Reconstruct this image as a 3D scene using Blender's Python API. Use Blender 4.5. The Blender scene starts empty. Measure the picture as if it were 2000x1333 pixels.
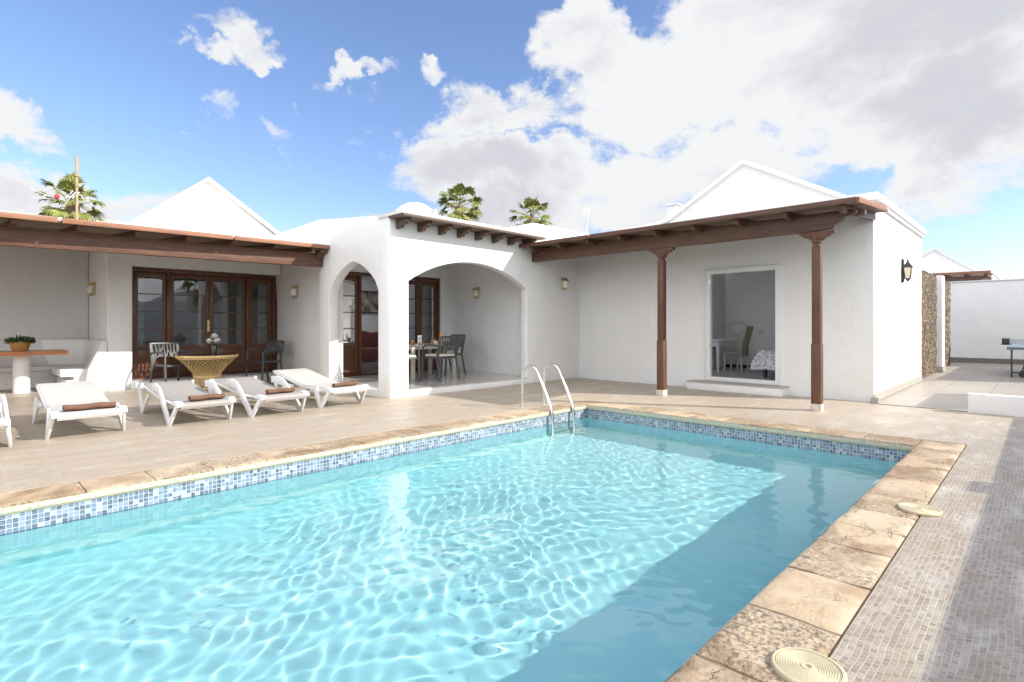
import bpy, bmesh, math, random
from mathutils import Vector, Matrix, Euler
R = math.radians
random.seed(7)
SC = bpy.context.scene
COL = SC.collection
# ---------------------------------------------------------------- camera
FPX, HY, H = 1068.0, 636.0, 1.25
TH = math.atan((2040 - 1000) / FPX)
cam = bpy.data.objects.new('camera', bpy.data.cameras.new('camera')); COL.objects.link(cam)
cam.location = (0, 0, H); cam.rotation_euler = (R(90), 0, TH)
cam.data.sensor_width = 36; cam.data.lens = 36 * FPX / 2000
cam.data.shift_y = (HY - 666.5) / 2000
cam.data.clip_start = .05; cam.data.clip_end = 2000
SC.camera = cam
CF = Vector((-math.sin(TH), math.cos(TH), 0)); CR = Vector((math.cos(TH), math.sin(TH), 0)); CU = Vector((0, 0, 1))
def ray(u, v): return CF * FPX + CR * (u - 1000) + CU * (HY - v)
# ---------------------------------------------------------------- render settings
SC.render.engine = 'CYCLES'
SC.view_settings.view_transform = 'Standard'; SC.view_settings.look = 'None'
SC.view_settings.exposure = 0.6; SC.view_settings.gamma = 1
cy = SC.cycles
cy.use_denoising = True
cy.max_bounces = 9; cy.diffuse_bounces = 4; cy.glossy_bounces = 4; cy.transmission_bounces = 6; cy.transparent_max_bounces = 12
cy.sample_clamp_indirect = 6; cy.caustics_reflective = False; cy.caustics_refractive = True; cy.blur_glossy = .5
# ---------------------------------------------------------------- sun
SUN = Vector((1.82, 1.0, 1.25)).normalized()
EL = math.asin(SUN.z)
sl = bpy.data.lights.new('sun', 'SUN'); sl.energy = 4.0; sl.angle = R(.53); sl.color = (1, .955, .88)
so = bpy.data.objects.new('sun', sl); COL.objects.link(so); so.location = (20, 12, 20)
so.rotation_euler = (-SUN).to_track_quat('-Z', 'Y').to_euler()
sl.cycles.is_caustics_light = True
# ---------------------------------------------------------------- world
W = bpy.data.worlds.new('World'); SC.world = W; W.use_nodes = True
nt = W.node_tree; nt.nodes.clear()
def N(t, nt_=None, **kw):
    n = (nt_ or nt).nodes.new(t)
    for k, v in kw.items(): setattr(n, k, v)
    return n
def L(a, b, nt_=None): (nt_ or nt).links.new(a, b)
def MA(op, a, b=None, c=None, clamp=False, nt_=None):
    n = N('ShaderNodeMath', nt_, operation=op, use_clamp=clamp)
    for i, x in enumerate((a, b, c)):
        if x is None: continue
        if isinstance(x, (int, float)): n.inputs[i].default_value = x
        else: L(x, n.inputs[i], nt_)
    return n.outputs[0]
tc = N('ShaderNodeTexCoord'); D0 = tc.outputs['Generated']
wn_ = N('ShaderNodeTexNoise'); L(D0, wn_.inputs['Vector']); wn_.inputs['Scale'].default_value = 6.5; wn_.inputs['Detail'].default_value = 7; wn_.inputs['Roughness'].default_value = .62
ws = N('ShaderNodeVectorMath', operation='SUBTRACT'); L(wn_.outputs['Color'], ws.inputs[0]); ws.inputs[1].default_value = (.5, .5, .5)
wc = N('ShaderNodeVectorMath', operation='SCALE'); L(ws.outputs[0], wc.inputs[0]); wc.inputs['Scale'].default_value = .26
wa = N('ShaderNodeVectorMath', operation='ADD'); L(D0, wa.inputs[0]); L(wc.outputs[0], wa.inputs[1]); D = wa.outputs[0]
def blob(u, v, ru, rv, w):
    f = ray(u, v).normalized(); r = f.cross(CU).normalized(); up = r.cross(f)
    k = FPX / ray(u, v).length
    def dot(vec):
        n = N('ShaderNodeVectorMath', operation='DOT_PRODUCT'); L(D, n.inputs[0]); n.inputs[1].default_value = vec; return n.outputs['Value']
    sx = FPX / ru / k ; sy = FPX / rv / k
    a = dot(r * sx); b = dot(up * sy)
    fr = dot(f)
    q = MA('ADD', MA('MULTIPLY', a, a), MA('MULTIPLY', b, b))
    q = MA('MULTIPLY', MA('SUBTRACT', 1.0, q), MA('GREATER_THAN', fr, .2), clamp=False)
    q = MA('MAXIMUM', q, 0.0)
    return MA('MULTIPLY', q, w)
BL = [(1650, 50, 560, 200, 1.3), (1480, 150, 420, 160, 1.25), (1860, 220, 330, 140, 1.2), (1240, 110, 250, 85, .85), (1700, 280, 170, 70, .7), (1140, 90, 130, 60, .75),
      (1240, 350, 400, 110, 1.05), (960, 340, 240, 80, .95), (1420, 310, 190, 80, .9), (1010, 225, 210, 60, .8), (985, 175, 90, 50, .6), (850, 290, 100, 70, .7), (1100, 430, 420, 90, .9),
      (450, 50, 85, 60, .5), (385, 95, 60, 38, .45), (850, 146, 60, 26, .5), (600, 232, 42, 40, .5), (370, 232, 80, 40, .40), (680, 240, 110, 42, .40), (665, 290, 70, 32, .42), (30, 225, 120, 60, .62),
      (120, 400, 220, 100, .95), (30, 385, 140, 80, .8), (240, 380, 110, 70, .7), (758, 308, 36, 34, .5), (540, 262, 50, 32, .38), (1930, 330, 140, 60, .45), (510, 110, 70, 34, .36), (715, 170, 80, 26, .36), (570, 320, 80, 30, .34), (880, 250, 80, 36, .40)]
# clouds out of the frame, for the light and the reflections
for k in range(9):
    BL.append((None, k))
tot = None
for b in BL:
    if b[0] is None:
        az = R(97 + b[1] * 21); el = R(10 + (b[1] * 11) % 22)
        f = Vector((math.sin(az + R(-44)) * math.cos(el), math.cos(az + R(-44)) * math.cos(el), math.sin(el))); 
        def dt(vec):
            n = N('ShaderNodeVectorMath', operation='DOT_PRODUCT'); L(D, n.inputs[0]); n.inputs[1].default_value = vec; return n.outputs['Value']
        o = MA('MULTIPLY', MA('MAXIMUM', MA('SUBTRACT', dt(f), .90), 0.0), 9.0)
    else: o = blob(*b)
    tot = o if tot is None else MA('MAXIMUM', tot, o)
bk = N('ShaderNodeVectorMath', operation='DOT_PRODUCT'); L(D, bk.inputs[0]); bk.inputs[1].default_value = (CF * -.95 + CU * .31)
back = MA('MULTIPLY', MA('SUBTRACT', bk.outputs['Value'], .22), 3.0, clamp=True)      # unseen bright cloud bank, added behind the camera to fill the shaded walls
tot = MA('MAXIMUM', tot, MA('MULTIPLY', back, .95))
mp = N('ShaderNodeMapping'); L(D0, mp.inputs[0]); mp.inputs['Scale'].default_value = (1, 1, 2.0)
def noise(vec, scale, det, rough, off=(0, 0, 0), dist=0.0):
    m2 = N('ShaderNodeMapping'); L(vec, m2.inputs[0]); m2.inputs['Location'].default_value = off
    n = N('ShaderNodeTexNoise'); L(m2.outputs[0], n.inputs['Vector']); n.inputs['Scale'].default_value = scale
    n.inputs['Detail'].default_value = det; n.inputs['Roughness'].default_value = rough; n.inputs['Distortion'].default_value = dist
    return n.outputs['Fac']
n1 = noise(mp.outputs[0], 4.2, 9, .62, (3.1, .2, 0), .25)
n2 = noise(mp.outputs[0], 4.2, 6, .58, (3.1, .2, -.055), .25)
def density(n): return MA('ADD', MA('MULTIPLY', MA('SUBTRACT', n, .5), 4.2), MA('SUBTRACT', MA('MULTIPLY', tot, 1.7), .50))
d1 = density(n1); d2 = density(n2)
mr = N('ShaderNodeMapRange', interpolation_type='SMOOTHSTEP'); L(d1, mr.inputs[0]); mr.inputs[1].default_value = -.15; mr.inputs[2].default_value = .55
gate = N('ShaderNodeMapRange', interpolation_type='SMOOTHSTEP'); L(tot, gate.inputs[0]); gate.inputs[1].default_value = .0; gate.inputs[2].default_value = .22
mask = MA('MULTIPLY', mr.outputs[0], gate.outputs[0])
# shaded undersides: thick cloud above this direction
sh = N('ShaderNodeMapRange', interpolation_type='SMOOTHSTEP'); L(MA('ADD', MA('ADD', MA('MULTIPLY', d2, .75), MA('MULTIPLY', d1, .25)), MA('MULTIPLY', MA('SUBTRACT', noise(mp.outputs[0], 3.1, 7, .6, (9.3, 2.2, 1.0), .4), .5), 4.5)), sh.inputs[0]); sh.inputs[1].default_value = .5; sh.inputs[2].default_value = 1.9
cc = N('ShaderNodeMix', data_type='RGBA'); L(sh.outputs[0], cc.inputs['Factor']); cc.inputs['A'].default_value = (.60, .605, .615, 1); cc.inputs['B'].default_value = (.45, .455, .49, 1)
sky = N('ShaderNodeTexSky', sky_type='NISHITA'); sky.sun_disc = False; sky.sun_elevation = EL; sky.sun_rotation = math.atan2(SUN.x, SUN.y); sky.air_density = 1.0; sky.dust_density = .6; sky.ozone_density = 2.2
SKY_STRENGTH = .14
gm = N('ShaderNodeGamma'); L(sky.outputs[0], gm.inputs[0]); gm.inputs[1].default_value = 1.0
tint = N('ShaderNodeMix', data_type='RGBA', blend_type='MULTIPLY'); tint.inputs['Factor'].default_value = 1; L(gm.outputs[0], tint.inputs['A']); tint.inputs['B'].default_value = (.98, .98, 1.10, 1)
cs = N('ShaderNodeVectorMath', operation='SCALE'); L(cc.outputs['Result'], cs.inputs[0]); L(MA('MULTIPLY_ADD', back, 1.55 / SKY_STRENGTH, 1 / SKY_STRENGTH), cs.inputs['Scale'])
mx = N('ShaderNodeMix', data_type='RGBA'); L(mask, mx.inputs['Factor']); L(tint.outputs['Result'], mx.inputs['A']); L(cs.outputs[0], mx.inputs['B'])
bg = N('ShaderNodeBackground'); L(mx.outputs['Result'], bg.inputs['Color']); bg.inputs['Strength'].default_value = SKY_STRENGTH
wo = N('ShaderNodeOutputWorld'); L(bg.outputs[0], wo.inputs['Surface'])
W.cycles.sampling_method = 'MANUAL'; W.cycles.sample_map_resolution = 1024

# ================================================================ materials
def newmat(name):
    m = bpy.data.materials.new(name); m.use_nodes = True; t = m.node_tree
    return m, t, t.nodes['Principled BSDF']
def mat(name, col, rough=.6, var=.12, scale=6.0, bump=.0, bscale=40.0, metal=0.0, stretch=(1, 1, 1), col2=None, spec=.5, coat=0.0, detail=5):
    m, t, p = newmat(name)
    x = N('ShaderNodeTexCoord', t); mpn = N('ShaderNodeMapping', t); L(x.outputs['Object'], mpn.inputs[0], t); mpn.inputs['Scale'].default_value = stretch
    n = N('ShaderNodeTexNoise', t); L(mpn.outputs[0], n.inputs['Vector'], t); n.inputs['Scale'].default_value = scale; n.inputs['Detail'].default_value = detail; n.inputs['Roughness'].default_value = .6
    c = N('ShaderNodeMix', t, data_type='RGBA')
    mrr = N('ShaderNodeMapRange', t); L(n.outputs['Fac'], mrr.inputs[0], t); mrr.inputs[1].default_value = .32; mrr.inputs[2].default_value = .68
    L(mrr.outputs[0], c.inputs['Factor'], t)
    a = [max(0, q * (1 - var)) for q in col]; b = [min(1, q * (1 + var)) for q in col]
    c.inputs['A'].default_value = (*a, 1); c.inputs['B'].default_value = (*(col2 or b), 1)
    L(c.outputs['Result'], p.inputs['Base Color'], t)
    p.inputs['Roughness'].default_value = rough; p.inputs['Metallic'].default_value = metal; p.inputs['Specular IOR Level'].default_value = spec
    if coat: p.inputs['Coat Weight'].default_value = coat
    if bump:
        n2_ = N('ShaderNodeTexNoise', t); L(mpn.outputs[0], n2_.inputs['Vector'], t); n2_.inputs['Scale'].default_value = bscale; n2_.inputs['Detail'].default_value = 4
        bn = N('ShaderNodeBump', t); L(n2_.outputs['Fac'], bn.inputs['Height'], t); bn.inputs['Distance'].default_value = bump; bn.inputs['Strength'].default_value = .8
        L(bn.outputs[0], p.inputs['Normal'], t)
    return m
def plaster(name, col=(.80, .80, .79)):
    m, t, p = newmat(name)
    x = N('ShaderNodeTexCoord', t)
    a = N('ShaderNodeTexNoise', t); L(x.outputs['Object'], a.inputs['Vector'], t); a.inputs['Scale'].default_value = 1.1; a.inputs['Detail'].default_value = 6
    c = N('ShaderNodeMix', t, data_type='RGBA'); L(a.outputs['Fac'], c.inputs['Factor'], t)
    c.inputs['A'].default_value = (*[q * .93 for q in col], 1); c.inputs['B'].default_value = (*[min(.88, q * 1.04) for q in col], 1)
    # faint scuffs and splash marks near the ground, irregular
    g = N('ShaderNodeNewGeometry', t); sp = N('ShaderNodeSeparateXYZ', t); L(g.outputs['Position'], sp.inputs[0], t)
    st = N('ShaderNodeTexNoise', t); L(g.outputs['Position'], st.inputs['Vector'], t); st.inputs['Scale'].default_value = 9; st.inputs['Detail'].default_value = 8; st.inputs['Roughness'].default_value = .7
    hgt = MA('ADD', MA('MULTIPLY', sp.outputs['Z'], -6.0, nt_=t), MA('MULTIPLY', st.outputs['Fac'], 2.2, nt_=t), nt_=t)
    sm = N('ShaderNodeMapRange', t); L(hgt, sm.inputs[0], t); sm.inputs[1].default_value = .9; sm.inputs[2].default_value = 1.5; sm.inputs[4].default_value = .35
    # thin rain streaks
    vm = N('ShaderNodeMapping', t); L(g.outputs['Position'], vm.inputs[0], t); vm.inputs['Scale'].default_value = (14, 14, .5)
    vn = N('ShaderNodeTexNoise', t); L(vm.outputs[0], vn.inputs['Vector'], t); vn.inputs['Scale'].default_value = 1; vn.inputs['Detail'].default_value = 3
    vr = N('ShaderNodeMapRange', t); L(vn.outputs['Fac'], vr.inputs[0], t); vr.inputs[1].default_value = .58; vr.inputs[2].default_value = .78; vr.inputs[4].default_value = .10
    c1_ = N('ShaderNodeMix', t, data_type='RGBA'); L(vr.outputs[0], c1_.inputs['Factor'], t); L(c.outputs['Result'], c1_.inputs['A'], t); c1_.inputs['B'].default_value = (.50, .47, .42, 1)
    c2 = N('ShaderNodeMix', t, data_type='RGBA'); L(sm.outputs[0], c2.inputs['Factor'], t); L(c1_.outputs['Result'], c2.inputs['A'], t); c2.inputs['B'].default_value = (.52, .49, .44, 1)
    L(c2.outputs['Result'], p.inputs['Base Color'], t)
    p.inputs['Roughness'].default_value = .88; p.inputs['Specular IOR Level'].default_value = .25
    b1 = N('ShaderNodeTexNoise', t); L(x.outputs['Object'], b1.inputs['Vector'], t); b1.inputs['Scale'].default_value = 2.6; b1.inputs['Detail'].default_value = 3
    b2 = N('ShaderNodeTexNoise', t); L(x.outputs['Object'], b2.inputs['Vector'], t); b2.inputs['Scale'].default_value = 70; b2.inputs['Detail'].default_value = 3
    hh = MA('ADD', MA('MULTIPLY', b1.outputs['Fac'], .055, nt_=t), MA('MULTIPLY', b2.outputs['Fac'], .0016, nt_=t), nt_=t)
    bn = N('ShaderNodeBump', t); L(hh, bn.inputs['Height'], t); bn.inputs['Distance'].default_value = 1.0; bn.inputs['Strength'].default_value = .55
    L(bn.outputs[0], p.inputs['Normal'], t)
    return m
def ramp(t, fac, stops, interp='LINEAR'):
    r = N('ShaderNodeValToRGB', t); r.color_ramp.interpolation = interp
    e = r.color_ramp.elements
    while len(e) < len(stops): e.new(.5)
    for k, (pp, c) in enumerate(stops): e[k].position = pp; e[k].color = (*c, 1) if len(c) == 3 else c
    L(fac, r.inputs[0], t); return r.outputs[0]
def mixc(t, f, a, b, mode='MIX'):
    c = N('ShaderNodeMix', t, data_type='RGBA', blend_type=mode)
    if isinstance(f, (int, float)): c.inputs['Factor'].default_value = f
    else: L(f, c.inputs['Factor'], t)
    for nm, v in (('A', a), ('B', b)):
        if isinstance(v, tuple): c.inputs[nm].default_value = (*v, 1)
        else: L(v, c.inputs[nm], t)
    return c.outputs['Result']
def tnoise(t, vec, scale, det=5, rough=.6, dist=0.0, col=False):
    n = N('ShaderNodeTexNoise', t); L(vec, n.inputs['Vector'], t); n.inputs['Scale'].default_value = scale; n.inputs['Detail'].default_value = det; n.inputs['Roughness'].default_value = rough; n.inputs['Distortion'].default_value = dist
    return n.outputs['Color' if col else 'Fac']
def rng(t, v, a, b, c=0.0, d=1.0, smooth=False):
    r = N('ShaderNodeMapRange', t); L(v, r.inputs[0], t)
    if smooth: r.interpolation_type = 'SMOOTHSTEP'
    for k, q in enumerate((a, b, c, d)): r.inputs[k + 1].default_value = q
    return r.outputs[0]
def paving_mat():
    m, t, p = newmat('sett_paving')
    g = N('ShaderNodeNewGeometry', t); P = g.outputs['Position']
    wob = tnoise(t, P, 3.0, 2, .5, 0, True)
    sub = N('ShaderNodeVectorMath', t, operation='SUBTRACT'); L(wob, sub.inputs[0], t); sub.inputs[1].default_value = (.5, .5, .5)
    scl = N('ShaderNodeVectorMath', t, operation='SCALE'); L(sub.outputs[0], scl.inputs[0], t); scl.inputs['Scale'].default_value = .030
    ad = N('ShaderNodeVectorMath', t, operation='ADD'); L(P, ad.inputs[0], t); L(scl.outputs[0], ad.inputs[1], t)
    rot = N('ShaderNodeMapping', t); L(ad.outputs[0], rot.inputs[0], t); rot.inputs['Rotation'].default_value = (0, 0, R(90))
    br = N('ShaderNodeTexBrick', t); L(rot.outputs[0], br.inputs['Vector'], t)
    br.offset = .5; br.inputs['Scale'].default_value = 1; br.inputs['Brick Width'].default_value = .030; br.inputs['Row Height'].default_value = .023
    br.inputs['Mortar Size'].default_value = .0028; br.inputs['Mortar Smooth'].default_value = .35; br.inputs['Bias'].default_value = 0
    br.inputs['Color1'].default_value = (.27, .25, .25, 1); br.inputs['Color2'].default_value = (.52, .48, .45, 1); br.inputs['Mortar'].default_value = (.64, .55, .40, 1)
    # big printed tile joints, 0.31 m
    bj = N('ShaderNodeTexBrick', t); L(P, bj.inputs['Vector'], t); bj.offset = 0; bj.inputs['Scale'].default_value = 1; bj.inputs['Brick Width'].default_value = .315; bj.inputs['Row Height'].default_value = .315
    bj.inputs['Mortar Size'].default_value = .003; bj.inputs['Color1'].default_value = (0, 0, 0, 1); bj.inputs['Color2'].default_value = (0, 0, 0, 1); bj.inputs['Mortar'].default_value = (1, 1, 1, 1)
    sp = N('ShaderNodeSeparateXYZ', t); L(P, sp.inputs[0], t)
    # per-tile tone
    fl = N('ShaderNodeVectorMath', t, operation='SNAP'); L(P, fl.inputs[0], t); fl.inputs[1].default_value = (.315, .315, 10)
    wn = N('ShaderNodeTexWhiteNoise', t, noise_dimensions='3D'); L(fl.outputs[0], wn.inputs['Vector'], t)
    big = tnoise(t, P, .9, 6, .65)
    st = N('ShaderNodeMapping', t); L(P, st.inputs[0], t); st.inputs['Scale'].default_value = (1.0, .35, 1)
    mid = tnoise(t, st.outputs[0], 4.5, 7, .7, .3)
    warm = rng(t, MA('ADD', sp.outputs['X'], MA('MULTIPLY', big, 1.4, nt_=t), nt_=t), -.9, .5)     # cooler grey to the right of the pool
    c = mixc(t, 1.0, br.outputs['Color'], mixc(t, warm, (.80, .71, .61), (.84, .79, .73)), 'MULTIPLY')
    c = mixc(t, rng(t, mid, .48, .66, 0, .7), c, (.33, .255, .17))
    c = mixc(t, rng(t, mid, .30, .47, .6, 0), c, (.70, .65, .56))
    c = mixc(t, rng(t, tnoise(t, P, 2.2, 9, .75, .5), .56, .70, 0, .55), c, (.30, .20, .12))
    c = mixc(t, MA('MULTIPLY', bj.outputs['Fac'], .55, nt_=t), c, (.62, .55, .43))
    c = mixc(t, rng(t, wn.outputs['Value'], 0, 1, 0, .22), c, (.30, .28, .26))
    c = mixc(t, rng(t, MA('SUBTRACT', 1.0, warm, nt_=t), .1, 1, 0, .40), c, (.50, .43, .34))
    L(c, p.inputs['Base Color'], t)
    L(rng(t, mid, .3, .7, .32, .55), p.inputs['Roughness'], t); p.inputs['Specular IOR Level'].default_value = .45
    bn = N('ShaderNodeBump', t); L(MA('SUBTRACT', MA('MULTIPLY', mid, .5, nt_=t), br.outputs['Fac'], nt_=t), bn.inputs['Height'], t); bn.inputs['Distance'].default_value = .0012; bn.inputs['Strength'].default_value = .7
    L(bn.outputs[0], p.inputs['Normal'], t)
    return m
def tiles_mat(name, size, c1, c2, grout, rough=.35, offset=0.0, mortar=.006, stain=True):
    m, t, p = newmat(name)
    g = N('ShaderNodeNewGeometry', t); P = g.outputs['Position']
    bj = N('ShaderNodeTexBrick', t); L(P, bj.inputs['Vector'], t); bj.offset = offset; bj.inputs['Scale'].default_value = 1
    bj.inputs['Brick Width'].default_value = size[0]; bj.inputs['Row Height'].default_value = size[1]; bj.inputs['Mortar Size'].default_value = mortar; bj.inputs['Mortar Smooth'].default_value = .1
    bj.inputs['Color1'].default_value = (*c1, 1); bj.inputs['Color2'].default_value = (*c2, 1); bj.inputs['Mortar'].default_value = (*grout, 1)
    c = mixc(t, rng(t, tnoise(t, P, 5, 8, .7, .6), .4, .7, 0, .35), bj.outputs['Color'], tuple(q * .72 for q in c1))
    L(c, p.inputs['Base Color'], t); p.inputs['Roughness'].default_value = rough
    bn = N('ShaderNodeBump', t); L(MA('MULTIPLY', bj.outputs['Fac'], -1.0, nt_=t), bn.inputs['Height'], t); bn.inputs['Distance'].default_value = .002
    L(bn.outputs[0], p.inputs['Normal'], t)
    return m
def mosaic_mat():
    m, t, p = newmat('waterline_mosaic'); S = .034
    g = N('ShaderNodeNewGeometry', t); sp = N('ShaderNodeSeparateXYZ', t); L(g.outputs['Position'], sp.inputs[0], t)
    u = MA('DIVIDE', MA('ADD', sp.outputs['X'], sp.outputs['Y'], nt_=t), S, nt_=t); v = MA('DIVIDE', MA('ADD', sp.outputs['Z'], 2.045, nt_=t), S, nt_=t)
    cb = N('ShaderNodeCombineXYZ', t); L(MA('FLOOR', u, nt_=t), cb.inputs[0], t); L(MA('FLOOR', v, nt_=t), cb.inputs[1], t)
    wn = N('ShaderNodeTexWhiteNoise', t, noise_dimensions='3D'); L(cb.outputs[0], wn.inputs['Vector'], t)
    col = ramp(t, wn.outputs['Value'], [(0, (.035, .065, .12)), (.18, (.07, .12, .21)), (.34, (.13, .20, .30)), (.52, (.21, .28, .37)), (.74, (.36, .41, .44)), (.84, (.10, .16, .25))], 'CONSTANT')
    col = mixc(t, rng(t, tnoise(t, g.outputs['Position'], 60, 4), .35, .7, 0, .35), col, (.50, .54, .53))
    fu = MA('FRACT', u, nt_=t); fv = MA('FRACT', v, nt_=t)
    e = MA('MINIMUM', MA('MINIMUM', fu, MA('SUBTRACT', 1.0, fu, nt_=t), nt_=t), MA('MINIMUM', fv, MA('SUBTRACT', 1.0, fv, nt_=t), nt_=t), nt_=t)
    gr = rng(t, e, .035, .07, 1, 0)
    col = mixc(t, gr, col, (.52, .53, .51))
    L(col, p.inputs['Base Color'], t); L(rng(t, gr, 0, 1, .12, .7), p.inputs['Roughness'], t)
    return m
def stone_mat():
    m, t, p = newmat('coping_stone')
    g = N('ShaderNodeNewGeometry', t); P = g.outputs['Position']; rnd = g.outputs['Random Per Island']
    col = ramp(t, rnd, [(0, (.40, .28, .17)), (.3, (.54, .41, .27)), (.6, (.46, .33, .20)), (.85, (.55, .43, .29))])
    n = tnoise(t, P, 3.2, 9, .68, .6)
    col = mixc(t, rng(t, n, .40, .68, 0, .6), col, (.60, .49, .36))
    ds = N('ShaderNodeVectorMath', t, operation='SCALE'); L(tnoise(t, P, 5, 4, .6, 0, True), ds.inputs[0], t); ds.inputs['Scale'].default_value = .35
    ad = N('ShaderNodeVectorMath', t, operation='ADD'); L(P, ad.inputs[0], t); L(ds.outputs[0], ad.inputs[1], t)
    vo = N('ShaderNodeTexVoronoi', t, feature='DISTANCE_TO_EDGE'); L(ad.outputs[0], vo.inputs['Vector'], t); vo.inputs['Scale'].default_value = 3.6
    crack = MA('MULTIPLY', rng(t, vo.outputs['Distance'], 0, .016, 1, 0), rng(t, tnoise(t, P, 2.1, 2), .46, .56), nt_=t)
    # dark lichen on some stones only
    lich = MA('MULTIPLY', rng(t, tnoise(t, P, 42, 8, .8), .44, .58), rng(t, MA('ADD', tnoise(t, P, 3.1, 3, .5), MA('MULTIPLY', MA('FRACT', MA('MULTIPLY', rnd, 7.3, nt_=t), nt_=t), .40, nt_=t), nt_=t), .58, .80), nt_=t)
    col = mixc(t, MA('MULTIPLY', lich, .82, nt_=t), col, (.075, .06, .045))
    col = mixc(t, rng(t, tnoise(t, P, 1.7, 5, .6, .8), .50, .66, 0, .75), col, (.22, .13, .065))
    col = mixc(t, MA('MULTIPLY', crack, .8, nt_=t), col, (.13, .08, .045))
    L(col, p.inputs['Base Color'], t); p.inputs['Roughness'].default_value = .72
    hh = MA('ADD', MA('MULTIPLY', tnoise(t, P, 6, 9, .62, .5), .03, nt_=t), MA('MULTIPLY', crack, -.006, nt_=t), nt_=t)
    bn = N('ShaderNodeBump', t); L(hh, bn.inputs['Height'], t); bn.inputs['Distance'].default_value = 1; bn.inputs['Strength'].default_value = .8
    L(bn.outputs[0], p.inputs['Normal'], t)
    return m
def lava_mat():
    m, t, p = newmat('lava_cladding')
    x = N('ShaderNodeTexCoord', t); P = x.outputs['Object']
    ds = N('ShaderNodeVectorMath', t, operation='SCALE'); L(tnoise(t, P, 5, 3, .6, 0, True), ds.inputs[0], t); ds.inputs['Scale'].default_value = .2
    ad = N('ShaderNodeVectorMath', t, operation='ADD'); L(P, ad.inputs[0], t); L(ds.outputs[0], ad.inputs[1], t)
    vo = N('ShaderNodeTexVoronoi', t); L(ad.outputs[0], vo.inputs['Vector'], t); vo.inputs['Scale'].default_value = 7
    vd = N('ShaderNodeTexVoronoi', t, feature='DISTANCE_TO_EDGE'); L(ad.outputs[0], vd.inputs['Vector'], t); vd.inputs['Scale'].default_value = 7
    sp = N('ShaderNodeSeparateColor', t); L(vo.outputs['Color'], sp.inputs[0], t)
    col = ramp(t, sp.outputs[0], [(0, (.12, .085, .055)), (.4, (.25, .175, .11)), (.75, (.36, .27, .18)), (1, (.17, .13, .10))])
    col = mixc(t, rng(t, tnoise(t, P, 30, 6, .7), .4, .65, 0, .6), col, (.08, .06, .045))
    col = mixc(t, rng(t, vd.outputs['Distance'], 0, .05, .9, 0), col, (.035, .028, .022))
    L(col, p.inputs['Base Color'], t); p.inputs['Roughness'].default_value = .9
    bn = N('ShaderNodeBump', t); L(MA('ADD', rng(t, vd.outputs['Distance'], 0, .12), MA('MULTIPLY', tnoise(t, P, 30, 5), .5, nt_=t), nt_=t), bn.inputs['Height'], t); bn.inputs['Distance'].default_value = .05
    L(bn.outputs[0], p.inputs['Normal'], t)
    return m
def water_mat():
    m = bpy.data.materials.new('pool_water'); m.use_nodes = True; t = m.node_tree; t.nodes.clear()
    o = N('ShaderNodeOutputMaterial', t); g = N('ShaderNodeBsdfGlass', t); g.inputs['IOR'].default_value = 1.333; g.inputs['Roughness'].default_value = 0; g.inputs['Color'].default_value = (.98, 1, 1, 1)
    L(g.outputs[0], o.inputs['Surface'], t)
    return m
def glass_mat(name, tint=(.9, .95, .93), refl=1.0):
    m = bpy.data.materials.new(name); m.use_nodes = True; t = m.node_tree; t.nodes.clear()
    o = N('ShaderNodeOutputMaterial', t); fr = N('ShaderNodeFresnel', t); fr.inputs['IOR'].default_value = 2.1 if refl > 1 else 1.5
    x = N('ShaderNodeTexCoord', t); nn = N('ShaderNodeBump', t); L(tnoise(t, x.outputs['Object'], 1.6, 2, .5), nn.inputs['Height'], t); nn.inputs['Distance'].default_value = .0025
    a = N('ShaderNodeBsdfTransparent', t); a.inputs[0].default_value = (*tint, 1); b = N('ShaderNodeBsdfGlossy', t); b.inputs['Roughness'].default_value = .015; L(nn.outputs[0], b.inputs['Normal'], t)
    mxx = N('ShaderNodeMixShader', t); L(fr.outputs[0], mxx.inputs[0], t); L(a.outputs[0], mxx.inputs[1], t); L(b.outputs[0], mxx.inputs[2], t); L(mxx.outputs[0], o.inputs['Surface'], t)
    return m
def wood(name, col, rough=.45, axis=(1, 12, 12), var=.28, col2=None):
    return mat(name, col, rough, var, 3.0, .0012, 6, stretch=axis, col2=col2, detail=8)
def poolmat():
    m, t, p = newmat('pool_paint')
    g = N('ShaderNodeNewGeometry', t)
    c = mixc(t, tnoise(t, g.outputs['Position'], .8, 4), (.36, .77, .83), (.41, .80, .84))
    L(c, p.inputs['Base Color'], t); p.inputs['Roughness'].default_value = .8
    return m
def bedspread():
    m, t, p = newmat('patterned_bedspread')
    x = N('ShaderNodeTexCoord', t)
    vo = N('ShaderNodeTexVoronoi', t, feature='DISTANCE_TO_EDGE'); ds = N('ShaderNodeVectorMath', t, operation='SCALE'); L(tnoise(t, x.outputs['Object'], 6, 3, .6, 0, True), ds.inputs[0], t); ds.inputs['Scale'].default_value = .35
    ad = N('ShaderNodeVectorMath', t, operation='ADD'); L(x.outputs['Object'], ad.inputs[0], t); L(ds.outputs[0], ad.inputs[1], t); L(ad.outputs[0], vo.inputs['Vector'], t); vo.inputs['Scale'].default_value = 9
    L(mixc(t, rng(t, vo.outputs['Distance'], .03, .09, 1, 0), (.82, .82, .84), (.34, .36, .46)), p.inputs['Base Color'], t); p.inputs['Roughness'].default_value = .9
    return m
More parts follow.
